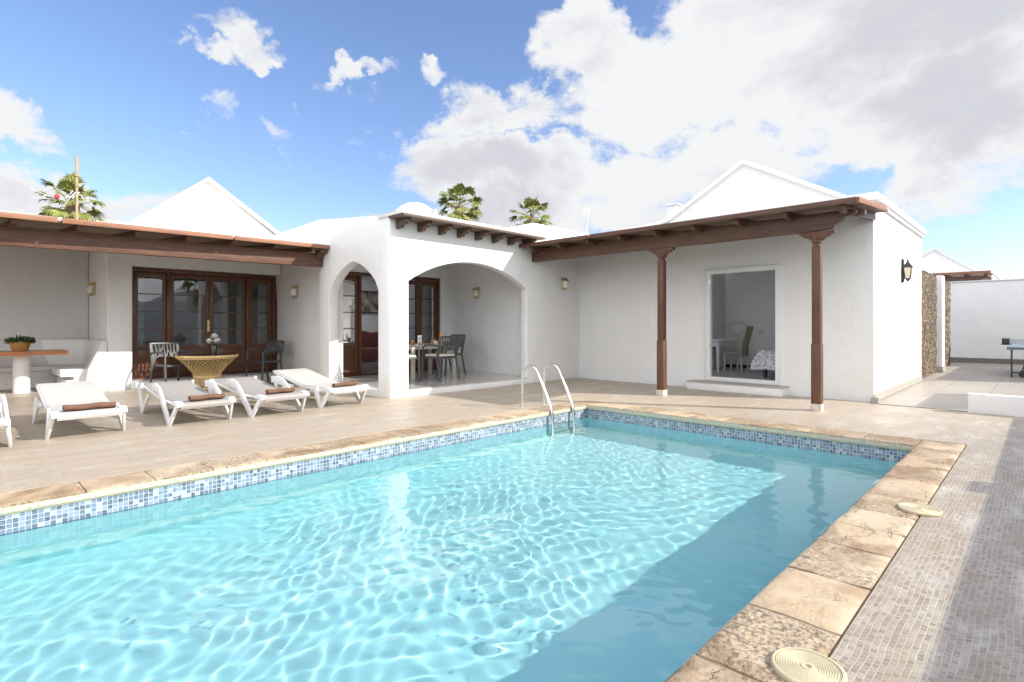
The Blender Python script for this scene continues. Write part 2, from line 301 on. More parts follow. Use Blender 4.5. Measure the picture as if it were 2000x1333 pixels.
M = dict(
    plaster=plaster('white_plaster'), indoor=mat('indoor_plaster', (.84, .83, .82), .9, .03, 2),
    pav=paving_mat(), patio=tiles_mat('patio_tiles', (.72, .60), (.36, .32, .27), (.41, .365, .31), (.19, .165, .14), .45, .0),
    porchtile=tiles_mat('porch_tiles', (.45, .45), (.52, .50, .47), (.58, .56, .52), (.36, .35, .33), .12),
    intile=tiles_mat('room_tiles', (.4, .4), (.33, .30, .28), (.38, .34, .31), (.22, .2, .19), .15),
    mosaic=mosaic_mat(), stone=stone_mat(), lava=lava_mat(), water=water_mat(), pool=poolmat(),
    cop=mat('speckled_coping_edge', (.47, .45, .35), .7, .3, 60, .001, 80), grout=mat('yellow_grout', (.66, .57, .33), .8, .15, 12),
    beam=wood('pergola_beam_paint', (.108, .047, .026), .5, (10, 1.0, 10), .38), beamx=wood('pergola_beam_paint_x', (.10, .045, .025), .5, (1, 10, 10), .38),
    post=wood('pergola_post_paint', (.105, .044, .022), .5, (10, 10, .8), .38), board=wood('roof_boards', (.17, .12, .09), .75, (1.2, 12, 12), .3),
    boardx=wood('roof_boards_x', (.17, .12, .09), .75, (12, 1.2, 12), .3),
    fascia=wood('fascia_paint', (.26, .115, .06), .55, (10, 1, 10), .25), dark=wood('dark_carved_wood', (.10, .058, .04), .6, (10, 1, 10), .25),
    door=wood('mahogany_door', (.115, .045, .022), .32, (14, 14, 1), .3), table=wood('orange_wood', (.50, .20, .07), .35, (10, 1, 10), .25),
    roofcoat=mat('roof_coating', (.74, .71, .66), .8, .08, 4, .003, 30), skirting=mat('skirting_tile', (.40, .37, .33), .5, .1, 6),
    brass=mat('brass', (.62, .45, .20), .28, .15, 20, metal=1.0), iron=mat('black_iron', (.025, .024, .022), .45, .2, 20), steel=mat('polished_steel', (.78, .77, .74), .13, .05, 20, metal=1.0),
    pane=glass_mat('window_glass', (.80, .84, .84), 2), clear=glass_mat('clear_glass', (.95, .97, .96)), amber=mat('lamp_glass', (.66, .58, .42), .2, .2, 20),
    white_pl=mat('white_plastic', (.74, .745, .74), .38, .05, 5), sling=mat('white_sling_mesh', (.47, .455, .425), .75, .05, 8, .0006, 400), sling2=mat('grey_sling_mesh', (.32, .295, .275), .75, .05, 8, .0006, 400),
    towel=mat('brown_towel', (.155, .078, .048), .95, .2, 30, .003, 160), charcoal=mat('charcoal_resin', (.075, .08, .085), .42, .1, 8), cushion=mat('cream_cushion', (.68, .62, .52), .9, .1, 9, .003, 60),
    wicker=mat('honey_wicker', (.74, .53, .24), .5, .3, 40, .001, 90), smoke=glass_mat('smoked_glass', (.25, .24, .23), 2), basket=mat('straw_basket', (.50, .27, .07), .7, .3, 60, .003, 90),
    leaf=mat('small_leaf', (.045, .095, .03), .5, .4, 20), petal=mat('white_petal', (.82, .80, .74), .6, .05, 20), stem=mat('flower_stem', (.10, .20, .06), .5, .2, 20),
    curtain=mat('white_curtain', (.70, .69, .68), .9, .06, 8), pvc=mat('white_door_frame', (.76, .76, .75), .35, .02, 5), cream=mat('cream_wood', (.62, .60, .52), .5, .06, 8),
    olive=mat('olive_upholstery', (.40, .37, .27), .9, .1, 12), spread=bedspread(), sofa=mat('maroon_sofa', (.16, .055, .045), .85, .15, 14), paint=mat('painting_canvas', (.16, .15, .13), .6, .8, 4, col2=(.55, .50, .42), detail=7),
    shade=mat('cream_lampshade', (.72, .66, .55), .8, .04, 8), juice=mat('orange_juice', (.85, .38, .03), .3, .1, 8), orange=mat('orange_peel', (.85, .33, .02), .45, .1, 30, .001, 90), porcelain=mat('white_porcelain', (.8, .8, .78), .2, .03, 8),
    greytable=mat('grey_table', (.46, .43, .38), .5, .12, 12), green=mat('palm_leaf', (.12, .18, .04), .5, .4, 3.0, col2=(.32, .33, .08)), deadleaf=mat('dead_palm_leaf', (.36, .25, .12), .8, .3, 5), trunk=mat('palm_trunk', (.20, .14, .09), .9, .35, 12, .02, 14),
    lid=mat('cream_lid', (.56, .50, .33), .5, .06, 8), tt=mat('pale_blue_table_top', (.42, .55, .62), .4, .05, 5), ttside=mat('grey_table_edge', (.10, .13, .14), .5, .1, 5), net=mat('grey_net', (.42, .43, .46), .8, .1, 60),
    red=mat('red_plastic', (.45, .04, .05), .5, .1, 8), pole=mat('weathered_pole', (.40, .29, .18), .85, .3, 9, stretch=(8, 8, 1)), chimney=mat('chimney_render', (.55, .53, .49), .9, .15, 8), socket=mat('cream_socket', (.66, .63, .52), .5, .05, 8), farroof=mat('far_roof_render', (.72, .72, .71), .9, .05, 3),
    earth=mat('dry_volcanic_ground', (.22, .17, .13), .95, .3, .6, .05, 3),
)

# ================================================================ helpers
OFF = {}
def prop(o, label=None, cat=None, group=None, kind=None):
    if label: o['label'] = label
    if cat: o['category'] = cat
    if group: o['group'] = group
    if kind: o['kind'] = kind
    return o
def thing(name, label, cat, loc=(0, 0, 0), rz=0.0, group=None, local=False):
    o = bpy.data.objects.new(name, None); COL.objects.link(o); o.location = loc; o.rotation_euler = (0, 0, rz); o.empty_display_size = .1
    OFF[o.name] = Vector((0, 0, 0)) if (rz or local) else Vector(loc)
    return prop(o, label, cat, group)
def link(name, me, m, parent=None, off=True, smooth=None):
    bm = bmesh.new(); bm.from_mesh(me); bmesh.ops.recalc_face_normals(bm, faces=bm.faces)
    d = OFF.get(parent.name, Vector()) if (parent and off) else Vector()
    if d.length: bmesh.ops.translate(bm, vec=-d, verts=bm.verts)
    bm.to_mesh(me); bm.free()
    if smooth is not None:
        for p_ in me.polygons: p_.use_smooth = True
        me.set_sharp_from_angle(angle=R(smooth))
    if m: me.materials.clear(); me.materials.append(m)
    o = bpy.data.objects.new(name, me); COL.objects.link(o)
    if parent: o.parent = parent; OFF[o.name] = d
    return o
class MB:
    def __init__(s): s.v = []; s.f = []
    def add(s, vs, fs):
        n = len(s.v); s.v += [Vector(q) for q in vs]; s.f += [[i + n for i in f] for f in fs]; return s
    def box(s, x0, x1, y0, y1, z0, z1):
        return s.add([(x0, y0, z0), (x1, y0, z0), (x1, y1, z0), (x0, y1, z0), (x0, y0, z1), (x1, y0, z1), (x1, y1, z1), (x0, y1, z1)],
                     [(0, 3, 2, 1), (4, 5, 6, 7), (0, 1, 5, 4), (1, 2, 6, 5), (2, 3, 7, 6), (3, 0, 4, 7)])
    def bar(s, p, q, w, h, up=(0, 0, 1), w2=None, h2=None):
        p, q = Vector(p), Vector(q); d = (q - p).normalized(); up = Vector(up)
        sd = d.cross(up)
        if sd.length < 1e-3: sd = d.cross(Vector((1, 0, 0)))
        sd.normalize(); u = sd.cross(d).normalized()
        vs = []
        for c, ww, hh in ((p, w, h), (q, w2 or w, h2 or h)):
            vs += [c - sd * ww / 2 - u * hh / 2, c + sd * ww / 2 - u * hh / 2, c + sd * ww / 2 + u * hh / 2, c - sd * ww / 2 + u * hh / 2]
        return s.add(vs, [(0, 1, 2, 3), (7, 6, 5, 4), (0, 4, 5, 1), (1, 5, 6, 2), (2, 6, 7, 3), (3, 7, 4, 0)])
    def sweep(s, pts, prof, up=(0, 0, 1), closed=False, scale=None):
        pts = [Vector(p) for p in pts]; n = len(pts); m_ = len(prof); vs = []; up = Vector(up); last = None
        for i, p in enumerate(pts):
            a = pts[max(0, i - 1)] if not closed else pts[i - 1]; b = pts[min(n - 1, i + 1)] if not closed else pts[(i + 1) % n]
            d = (b - a).normalized(); sd = d.cross(up)
            if sd.length < 1e-3: sd = last or d.cross(Vector((1, 0, 0)))
            sd.normalize()
            if last and sd.dot(last) < 0 and abs(d.z) > .7: sd = -sd
            last = sd.copy(); u = sd.cross(d).normalized(); k = scale[i] if scale else 1
            vs += [p + sd * x * k + u * y * k for x, y in prof]
        fs = []
        for i in range(n if closed else n - 1):
            j = (i + 1) % n
            for k in range(m_): fs.append((i * m_ + k, i * m_ + (k + 1) % m_, j * m_ + (k + 1) % m_, j * m_ + k))
        if not closed: fs += [tuple(range(m_))[::-1], tuple((n - 1) * m_ + k for k in range(m_))]
        return s.add(vs, fs)
    def tube(s, pts, r, seg=8, up=(0, 0, 1), closed=False, scale=None):
        return s.sweep(pts, [(r * math.cos(2 * math.pi * k / seg), r * math.sin(2 * math.pi * k / seg)) for k in range(seg)], up, closed, scale)
    def lathe(s, prof, c=(0, 0, 0), seg=24, sx=1, sy=1, rz=0):
        vs = []; n = len(prof)
        for r, z in prof:
            for k in range(seg):
                a = 2 * math.pi * k / seg; x, y = r * math.cos(a) * sx, r * math.sin(a) * sy
                vs.append((c[0] + x * math.cos(rz) - y * math.sin(rz), c[1] + x * math.sin(rz) + y * math.cos(rz), c[2] + z))
        fs = [(i * seg + k, i * seg + (k + 1) % seg, (i + 1) * seg + (k + 1) % seg, (i + 1) * seg + k) for i in range(n - 1) for k in range(seg)]
        fs += [tuple(range(seg))[::-1], tuple((n - 1) * seg + k for k in range(seg))]
        return s.add(vs, fs)
    def prism(s, poly, axis, a, b):
        n = len(poly)
        def mk(q, c): return {'X': (c, q[0], q[1]), 'Y': (q[0], c, q[1]), 'Z': (q[0], q[1], c)}[axis]
        vs = [mk(q, a) for q in poly] + [mk(q, b) for q in poly]
        return s.add(vs, [tuple(range(n)), tuple(range(2 * n - 1, n - 1, -1))] + [(i, (i + 1) % n, n + (i + 1) % n, n + i) for i in range(n)])
    def ball(s, c, r, seg=10, ring=6, sz=1, jit=0):
        prof = [(max(.001, math.sin(math.pi * i / ring)) * r, -math.cos(math.pi * i / ring) * r * sz) for i in range(ring + 1)]
        n0 = len(s.v); s.lathe(prof, c, seg)
        if jit:
            for v in s.v[n0:]: v += Vector((random.uniform(-1, 1), random.uniform(-1, 1), random.uniform(-1, 1))) * jit
        return s
    def xf(s, mtx, start=0):
        for i in range(start, len(s.v)): s.v[i] = mtx @ s.v[i]
        return s
    def build(s, name, m, parent=None, smooth=None, bevel=0, off=True):
        me = bpy.data.meshes.new(name); me.from_pydata([tuple(q) for q in s.v], [], s.f); me.validate()
        if bevel:
            bm = bmesh.new(); bm.from_mesh(me); bmesh.ops.recalc_face_normals(bm, faces=bm.faces)
            ed = [e for e in bm.edges if len(e.link_faces) == 2 and e.calc_face_angle(0) > R(28)]
            bmesh.ops.bevel(bm, geom=ed, offset=bevel, segments=2, affect='EDGES', profile=.6, clamp_overlap=True); bm.to_mesh(me); bm.free()
        return link(name, me, m, parent, off, smooth if smooth is not None else (35 if bevel else None))
def slab_mesh(outer, holes, axis, pos, thick, bevel=.012):
    """a thick plate with holes and softly rounded edges; pos = face toward +axis"""
    cu = bpy.data.curves.new('tmp', 'CURVE'); cu.dimensions = '2D'; cu.fill_mode = 'BOTH'; cu.extrude = thick / 2 - bevel; cu.bevel_depth = bevel; cu.bevel_resolution = 1; cu.offset = -bevel
    def area(q): return sum(q[i][0] * q[(i + 1) % len(q)][1] - q[(i + 1) % len(q)][0] * q[i][1] for i in range(len(q)))
    for k, pl in enumerate([outer] + list(holes)):
        if (area(pl) < 0) != (k > 0): pl = pl[::-1]
        sp = cu.splines.new('POLY'); sp.points.add(len(pl) - 1); sp.use_cyclic_u = True
        for i, (a, b) in enumerate(pl): sp.points[i].co = (a, b, 0, 1)
    ob = bpy.data.objects.new('tmp', cu); me = bpy.data.meshes.new_from_object(ob); bpy.data.objects.remove(ob); bpy.data.curves.remove(cu)
    c0 = pos - thick / 2
    for v in me.vertices:
        a, b, c = v.co
        v.co = {'X': (c0 + c, a, b), 'Y': (a, c0 + c, b), 'Z': (a, b, c0 + c)}[axis]
    bm = bmesh.new(); bm.from_mesh(me); bmesh.ops.remove_doubles(bm, verts=bm.verts, dist=.0003); bm.to_mesh(me); bm.free()
    return me
def slab(name, outer, holes, axis, pos, thick, m, parent=None, bevel=.012):
    return link(name, slab_mesh(outer, holes, axis, pos, thick, bevel), m, parent, True, 50)
def rect(a0, a1, b0, b1): return [(a0, b0), (a1, b0), (a1, b1), (a0, b1)]
def copy_tree(o, parent=None):
    c = o.copy(); COL.objects.link(c)
    if parent: c.parent = parent
    for ch in [q for q in COL.objects if q.parent == o]: copy_tree(ch, c)
    return c

# ================================================================ the setting: ground, deck, pool
PX0, PX1, PY0, PY1 = -5.20, -.95, -6.5, 7.04      # pool opening
def sheet(name, outer, holes, z, m, depth=.3):
    o = slab(name, outer, holes, 'Z', z, depth, m, None, .002); return prop(o, kind='structure')
DK0, DK1 = PX0 - .36, PX1 + .37
sheet('pool_deck', rect(-12.8, 2.4, -9, 10.27), [rect(DK0, DK1, -6.9, 7.44)], 0, M['pav'])
o = MB().box(-15.6, -12.8, -9, 2.2, -.3, -.001).build('terrace', M['pav']); prop(o, kind='structure')
o = MB().box(-7.98, 2.4, 10.275, 23.7, -.3, -.012).build('patio', M['patio']); prop(o, kind='structure')
g = MB().add([(-400, -400, -.32), (400, -400, -.32), (400, 400, -.32), (-400, 400, -.32)], [])
xs = [-400, -5.5, -.7, 400]; ys = [-400, -6.8, 7.3, 400]
g = MB()
for i in range(3):
    for j in range(3):
        if i == 1 and j == 1: continue
        g.add([(xs[i], ys[j], -.32), (xs[i + 1], ys[j], -.32), (xs[i + 1], ys[j + 1], -.32), (xs[i], ys[j + 1], -.32)], [(0, 1, 2, 3)])
prop(g.build('ground', M['earth']), kind='structure')
# basin
WZ = -.205; FZ = -.95
b = MB().add([(PX0, PY0, -.05), (PX1, PY0, -.05), (PX1, PY1, -.05), (PX0, PY1, -.05), (PX0, PY0, WZ - .035), (PX1, PY0, WZ - .035), (PX1, PY1, WZ - .035), (PX0, PY1, WZ - .035)],
             [(0, 4, 5, 1), (1, 5, 6, 2), (2, 6, 7, 3), (3, 7, 4, 0)])
tb = b.build('waterline_tiles', M['mosaic']); prop(tb, kind='structure')
z1 = WZ - .035
b = MB().add([(PX0, PY0, z1), (PX1, PY0, z1), (PX1, PY1, z1), (PX0, PY1, z1), (PX0, PY0, FZ), (PX1, PY0, FZ), (PX1, PY1, FZ), (PX0, PY1, FZ)],
             [(0, 4, 5, 1), (1, 5, 6, 2), (2, 6, 7, 3), (3, 7, 4, 0), (4, 7, 6, 5)])
basin = b.build('pool_basin', M['pool']); prop(basin, kind='structure')
def flip(o):
    bm = bmesh.new(); bm.from_mesh(o.data); bmesh.ops.reverse_faces(bm, faces=bm.faces); bm.to_mesh(o.data); bm.free()
flip(basin); flip(tb)
# water surface: real waves
wv = []
rw = random.Random(3)
for k in range(36):
    lam = rw.choice([.085, .10, .115, .13, .15, .18, .22, .5]) * rw.uniform(.85, 1.2); a = rw.uniform(0, 2 * math.pi)
    wv.append((2 * math.pi / lam * math.cos(a), 2 * math.pi / lam * math.sin(a), rw.uniform(0, 6.3), .00021 * (lam / .2) ** 1.45 * rw.uniform(.6, 1.3)))
NX, NY = 270, 590
vs = []; fs = []
X0, X1, Y0, Y1 = PX0 + .001, PX1 - .001, -2.2, PY1 - .001
for j in range(NY + 1):
    for i in range(NX + 1):
        x = X0 + (X1 - X0) * i / NX; y = Y0 + (Y1 - Y0) * j / NY
        wx = x + .12 * math.sin(y * 1.7 + 1) + .07 * math.sin(y * 3.1 + x * 2); wy = y + .12 * math.sin(x * 1.9) + .06 * math.sin(x * 4.3 - y * 1.3)
        q_ = max(0, min(1, (x + 4.7) / 2.6)); amp = (.42 + .62 * q_ * q_ * (3 - 2 * q_)) * (1 + .3 * math.sin(x * .9 + y * .6) * math.sin(y * .45 - x * .5 + 1))
        vs.append((x, y, WZ + amp * sum(A * math.sin(kx * wx + ky * wy + ph) for kx, ky, ph, A in wv)))
for j in range(NY):
    for i in range(NX):
        q = j * (NX + 1) + i; fs.append((q, q + 1, q + NX + 2, q + NX + 1))
n0 = len(vs); vs += [(X0, PY0 + .001, WZ), (X1, PY0 + .001, WZ)]
fs.append((n0, n0 + 1) + tuple(range(NX, -1, -1)))
wm = MB().add(vs, fs)
water = wm.build('pool_water', M['water'], smooth=180); prop(water, kind='structure')
if sum(p_.normal.z for p_ in water.data.polygons) < 0: flip(water)
water.cycles.is_caustics_caster = True
basin.cycles.is_caustics_receiver = True
# coping: rows of separate slabs, nose overhanging the tiles
rc = random.Random(11)
def coping_slab(mb, x0, x1, y0, y1, zt=0.004, lip=.010, th=.06):
    """one rough slab with a pillowed top"""
    n = 7; g_ = .008 if th > .05 else .004
    x0 += g_; x1 -= g_; y0 += g_; y1 -= g_
    ph = rc.uniform(0, 9); vs = []; fs = []
    for j in range(n + 1):
        for i in range(n + 1):
            s, t_ = i / n, j / n
            s = .5 - .5 * math.cos(math.pi * s) * (1 - .0); t_ = .5 - .5 * math.cos(math.pi * t_)
            e = min(s, 1 - s) * (x1 - x0); e2 = min(t_, 1 - t_) * (y1 - y0); e = min(e, e2)
            z = zt - lip * max(0, 1 - e / .018) ** 2 + .3 * lip * math.sin(x0 * 9 + s * 7 + ph) * math.sin(t_ * 6 + ph * 2)
            vs.append((x0 + (x1 - x0) * s, y0 + (y1 - y0) * t_, z))
    for j in range(n):
        for i in range(n): q = j * (n + 1) + i; fs.append((q, q + 1, q + n + 2, q + n + 1))
    rim = [i for i in range(n + 1)] + [j * (n + 1) + n for j in range(1, n + 1)] + [n * (n + 1) + i for i in range(n - 1, -1, -1)] + [j * (n + 1) for j in range(n - 1, 0, -1)]
    b0 = len(vs)
    for r_ in rim: vs.append((vs[r_][0], vs[r_][1], zt - th))
    m_ = len(rim)
    for k in range(m_): fs.append((rim[k], b0 + k, b0 + (k + 1) % m_, rim[(k + 1) % m_]))
    fs.append(tuple(b0 + k for k in range(m_)))
    mb.add(vs, fs)
ysR = [6.98 + .42, 6.95, 6.45, 5.98, 5.41, 4.87, 4.34, 3.95, 3.55, 3.05, 2.52, 1.99, 1.45, .95, .4, -.1, -.6, -1.1]
mb = MB()
for a, b_ in zip(ysR, ysR[1:]): coping_slab(mb, PX1 + .012 - .03, DK1 - .004, b_, a)
y = -1.1
while y > -6: coping_slab(mb, PX1 - .018, DK1 - .004, y - .5, y); y -= .5
x = PX1 - .018
while x > PX0 + .3:
    w = rc.uniform(.42, .56); nx = max(x - w, PX0 + .03)
    if nx - PX0 < .25: nx = PX0 + .03
    coping_slab(mb, nx, x, PY1 - .03, PY1 + .395, .003, .004, .018); x = nx
y = PY1 + .395
while y > -6.4:
    w = rc.uniform(.42, .58); coping_slab(mb, DK0 + .004, PX0 + .03, y - w, y, .003, .004, .018); y -= w
prop(mb.build('pool_coping', M['stone'], smooth=60), kind='structure')
# mortar bed under the slabs and cast nose band with its yellow grout line
mb = MB()
for (a, b_, c, d) in ((DK0, PX0 - .002, PY0 - .4, PY1 + .4), (PX1 + .002, DK1, PY0 - .4, PY1 + .4), (PX0 - .002, PX1 + .002, PY1 + .002, PY1 + .4)):
    mb.box(a, b_, c, d, -.30, -.009)
prop(mb.build('coping_mortar', mat('dark_mortar', (.20, .14, .09), .9, .3, 30)), kind='structure')
mb = MB(); t_ = .027
mb.box(PX0 - .001, PX0 + t_, PY0, PY1 - t_, -.060, -.0155).box(PX0 - .001, PX1 + .001, PY1 - t_, PY1 + .001, -.060, -.0155)
prop(mb.build('nose_band', M['cop'], bevel=.004), kind='structure')
mb = MB()
mb.box(PX0 - .001, PX0 + .012, PY0, PY1 - .012, -.072, -.0605).box(PX0 - .001, PX1 + .001, PY1 - .012, PY1 + .001, -.072, -.0605)
prop(mb.build('grout_line', M['grout']), kind='structure')
o = MB().box(-2.0, 2.4, 10.262, 10.29, -.02, .006).build('level_joint', mat('joint_dirt', (.16, .13, .10), .9, .4, 20)); prop(o, kind='structure')

# ================================================================ the villa
villa = thing('villa', 'white plastered single storey villa with arches and gables round the pool terrace', 'house', (-8, 5.225, 0))
P_ = M['plaster']
def arc(cx, cz, a, h, y0, y1, n=20):
    """segmental arch points from y1 to y0 across the top, rise h above cz"""
    w = (y1 - y0) / 2; r = (w * w + h * h) / (2 * h); c0 = cz + h - r; t0 = math.asin(w / r)
    return [((y0 + y1) / 2 + r * math.sin(t0 - 2 * t0 * k / n), c0 + r * math.cos(t0 - 2 * t0 * k / n)) for k in range(n + 1)]
# left wing, long wall with the french doors
slab('wall', [(2.1, -.05), (2.5, -.05), (2.5, 2.43), (5.42, 2.43), (5.42, 3.28), (2.1, 3.28)], [], 'X', -12.85, .3, P_, villa, .03)
slab('wall', rect(-15.3, -12.95, -.05, 3.24), [], 'Y', 2.405, .3, P_, villa, .02)          # side wall of the bench corner
slab('wall', rect(-3.2, 2.1, -.05, 3.24), [], 'X', -14.9, .3, P_, villa, .02)             # wall behind the bench
st = MB().box(-13.5, -12.66, 2.47, 5.415, -.02, .150).build('step', P_, villa, bevel=.015)
# arch wall of the porch, facing the loungers (Y = 5.225)
pk = []
for k in range(19):                                                                      # pointed, rounded top
    s = k / 18; x = -8.36 - 1.78 * s; q = 1 - abs(2 * s - 1)
    pk.append((x, 1.87 + .57 * (q ** .5 * .45 + .55 * math.sin(q * math.pi / 2) ** .8)))
slab('wall', [(-10.55, -.05), (-8.05, -.05), (-8.05, 3.11), (-8.3, 3.17), (-10.6, 3.40), (-12.9, 3.34), (-16.5, 3.34), (-16.5, 2.9), (-10.55, 2.9)],
     [[(-8.36, .10)] + pk + [(-10.14, .10)]], 'Y', 5.425, .2, P_, villa, .012)
slab('wall', rect(-13.1, -10.30, -.05, 2.95), [], 'Y', 5.62, .19, P_, villa, .012)
# pool front of the porch with the wide arch (X = -8)
ar = arc(0, 2.03, 0, .44, 5.62, 8.68)
slab('wall', rect(5.229, 10.63, -.05, 3.10), [[(5.62, .10), (8.68, .10)] + ar], 'X', -8.0, .2, P_, villa, .022)
slab('parapet', rect(5.20, 8.80, 3.113, 3.172), [], 'X', -7.59, .75, M['roofcoat'], villa, .012)
# porch floor and its inner walls
MB().box(-11.0, -8.012, 5.43, 9.0, .02, .122).build('porch_floor', M['porchtile'], villa)
slab('wall', rect(-11.2, -8.2, .0, 3.0), [], 'Y', 9.2, .2, P_, villa, .01)
slab('wall', [(5.45, 0), (5.80, 0), (5.80, 2.45), (8.72, 2.45), (8.72, 0), (9.05, 0), (9.05, 3.0), (5.45, 3.0)], [], 'X', -11.0, .25, P_, villa, .01)
MB().box(-13.0, -8.2, 5.62, 11.0, 2.98, 3.10).build('roof', P_, villa)
MB().box(-18.2, -13.0, -3.2, 5.40, 3.10, 3.24).build('roof', M['roofcoat'], villa)
# bedroom wing: long wall (Y = 10.53)
slab('wall', rect(-8.1, -2.0, -.05, 3.30), [rect(-4.80, -3.50, .15, 2.30)], 'Y', 10.73, .2, P_, villa, .015)
slab('wall', rect(10.60, 15.4, -.05, 3.34), [], 'X', -2.003, .2, P_, villa, .02)
MB().box(-5.95, -2.2, 10.75, 15.5, 3.1, 3.2).build('roof', M['roofcoat'], villa)
# coping of the bedroom wing: sloping up from the flat part into the gable
def trim(pts, axis, a, b, h, name='trim', m=None):
    poly = pts + [(p[0], p[1] - h) for p in pts[::-1]]
    return MB().prism(poly, axis, a, b).build(name, m or P_, villa, bevel=.012)
trim([(-8.3, 3.30), (-5.95, 3.44)], 'Y', 10.47, 10.9, .10)
trim([(-2.36, 3.42), (-1.93, 3.42)], 'Y', 10.46, 10.9, .12)
trim([(-5.95, 3.44), (-5.60, 3.53), (-4.1, 4.40), (-2.36, 3.42)], 'Y', 10.46, 11.0, .085)
MB().prism([(-5.9, 3.25), (-5.6, 3.46), (-4.1, 4.33), (-2.40, 3.36), (-2.2, 3.25)], 'Y', 10.535, 10.72).build('gable', P_, villa)
MB().prism([(-5.9, 3.2), (-4.1, 4.28), (-2.3, 3.2)], 'Y', 10.72, 15.3).build('roof', M['farroof'], villa)
MB().box(-2.25, -1.92, 10.9, 15.46, 3.30, 3.42).build('trim', P_, villa, bevel=.02)
MB().box(-2.22, -1.955, 10.9, 15.43, 3.24, 3.2995).build('trim', P_, villa, bevel=.01)
MB().box(-2.05, -1.988, 10.54, 15.4, 0, .12).build('skirting', M['skirting'], villa)
MB().box(-2.03, -1.93, 10.50, 10.56, -.01, .075).build('skirting', M['skirting'], villa)
MB().box(-5.08, -3.30, 10.18, 10.528, -.02, .135).build('step', P_, villa, bevel=.008)
MB().box(-5.09, -3.29, 10.17, 10.528, .1355, .155).build('step_tread', M['skirting'], villa)
# gable of the left wing, set back on the roof
def gable_x(pts, x0, x1, over=.06):
    MB().prism(pts, 'X', x0, x1).build('gable', P_, villa)
gable_x([(2.2, 3.24), (2.2, 3.38), (2.68, 3.40), (4.33, 4.74), (5.98, 3.60), (6.1, 3.24)], -14.7, -14.5)
tp = [(2.15, 3.465), (2.58, 3.465), (2.72, 3.50), (4.33, 4.82), (6.10, 3.65)]
MB().prism(tp + [(p[0], p[1] - .09) for p in tp[::-1]], 'X', -14.85, -14.37).build('trim', M['roofcoat'], villa, bevel=.012)
MB().prism([(2.75, 3.24), (4.33, 4.68), (6.0, 3.24)], 'X', -18.5, -14.7).build('roof', M['farroof'], villa)
# boxes and dome standing on the roofs
MB().box(-10.95, -10.0, 11.1, 17.0, 3.1, 4.06).build('roof_block', P_, villa, bevel=.03)
dm = MB().lathe([(.52 * math.cos(a), .50 * math.sin(a)) for a in [R(k * 9) for k in range(10)]] + [(.001, .5)], (-9.6, 6.9, 3.36), 28).build('roof_dome', P_, villa, smooth=50)
MB().box(-10.15, -9.05, 6.45, 7.55, 3.1, 3.37).build('dome_base', P_, villa, bevel=.02)
MB().prism([(6.96, 3.55), (7.12, 3.55), (7.04, 3.70)], 'X', -9.14, -9.08).build('vent_hole', M['skirting'], villa)
# ---- eave over the wide arch
MB().box(-7.995, -7.565, 5.205, 8.80, 3.068, 3.110).build('eave_board', M['dark'], villa, bevel=.004)
for k in range(8):
    y = 5.34 + k * .455
    pr = [(-7.995, 3.066), (-7.67, 3.066), (-7.655, 3.02), (-7.73, 3.005), (-7.75, 2.975), (-7.83, 2.965), (-7.87, 2.925), (-7.995, 2.915)]
    MB().prism(pr, 'Y', y, y + .085).build('corbel', M['dark'], villa, bevel=.004)

# ---- doors
def leaf(parent, name, a0, a1, z0, z1, mk, rows=4, arched=False, glass_from=.30, mdoor=None, thick=.045, stile=.075):
    """a glazed door leaf in local (a, z); mk maps (a, depth, z)"""
    top = z1 - .10; gb = z0 + (z1 - z0) * glass_from; g0, g1 = a0 + stile, a1 - stile
    if arched: hole = [(g0, gb), (g1, gb)] + [(a, z) for a, z in arc(0, top - .055, 0, .05, g0, g1, 8)]
    else: hole = rect(g0, g1, gb, top)
    lower = rect(g0, g1, z0 + .27, gb - .09); low2 = rect(g0, g1, z0 + .09, z0 + .21)
    me = slab_mesh(rect(a0, a1, z0, z1), [hole, lower, low2], 'X', 0, thick, .006)
    for v in me.vertices: v.co = mk(v.co.y, v.co.x, v.co.z)
    lf = link(name, me, mdoor or M['door'], parent, True, 40)
    mb = MB()
    for q in (lower, low2):
        (b0, c0), (b1, c1) = q[0], q[2]
        mb.box(-.035, -.012, b0 - .01, b1 + .01, c0 - .01, c1 + .01); e = .03
        if c1 - c0 > .15: mb.box(-.014, -.004, b0 + e, b1 - e, c0 + e, c1 - e)
    mb.v = [Vector(mk(v.y, v.x, v.z)) for v in mb.v]
    mb.build('door_panel', mdoor or M['door'], lf, bevel=.004)
    for k in range(1, rows):
        z = gb + (top - gb) * k / rows; mb = MB().box(-.040, -.004, g0 - .004, g1 + .004, z - .011, z + .011)
        mb.v = [Vector(mk(v.y, v.x, v.z)) for v in mb.v]; mb.build('muntin', mdoor or M['door'], lf)
    mb = MB().add([(-.022, g0 - .01, gb - .01), (-.022, g1 + .01, gb - .01), (-.022, g1 + .01, top + .01), (-.022, g0 - .01, top + .01)], [(0, 1, 2, 3)])
    mb.v = [Vector(mk(v.y, v.x, v.z)) for v in mb.v]; mb.build('pane', M['pane'], lf)
    return lf
def frame(name, y0, y1, z0, z1, xf, bars=(), w=.07, d=.12):
    mb = MB()
    mb.box(xf - d, xf, y0, y0 + w, z0, z1).box(xf - d, xf, y1 - w, y1, z0, z1).box(xf - d, xf - .001, y0 + w, y1 - w, z1 - w, z1)
    for q in bars: mb.box(xf - d, xf - .002, q - .03, q + .03, z0, z1 - w)
    mb.box(xf - d, xf, y0 + w, y1 - w, z0, z0 + .025)
    return mb.build(name, M['door'], villa, bevel=.006)
XD = -13.13
frame('door_frame', 2.505, 5.415, .152, 2.425, XD, (3.19, 4.78))
mkx = lambda a, d, z: (XD - .04 + d, a, z)
leaf(villa, 'french_door', 2.58, 3.158, .18, 2.35, mkx, 4, True)
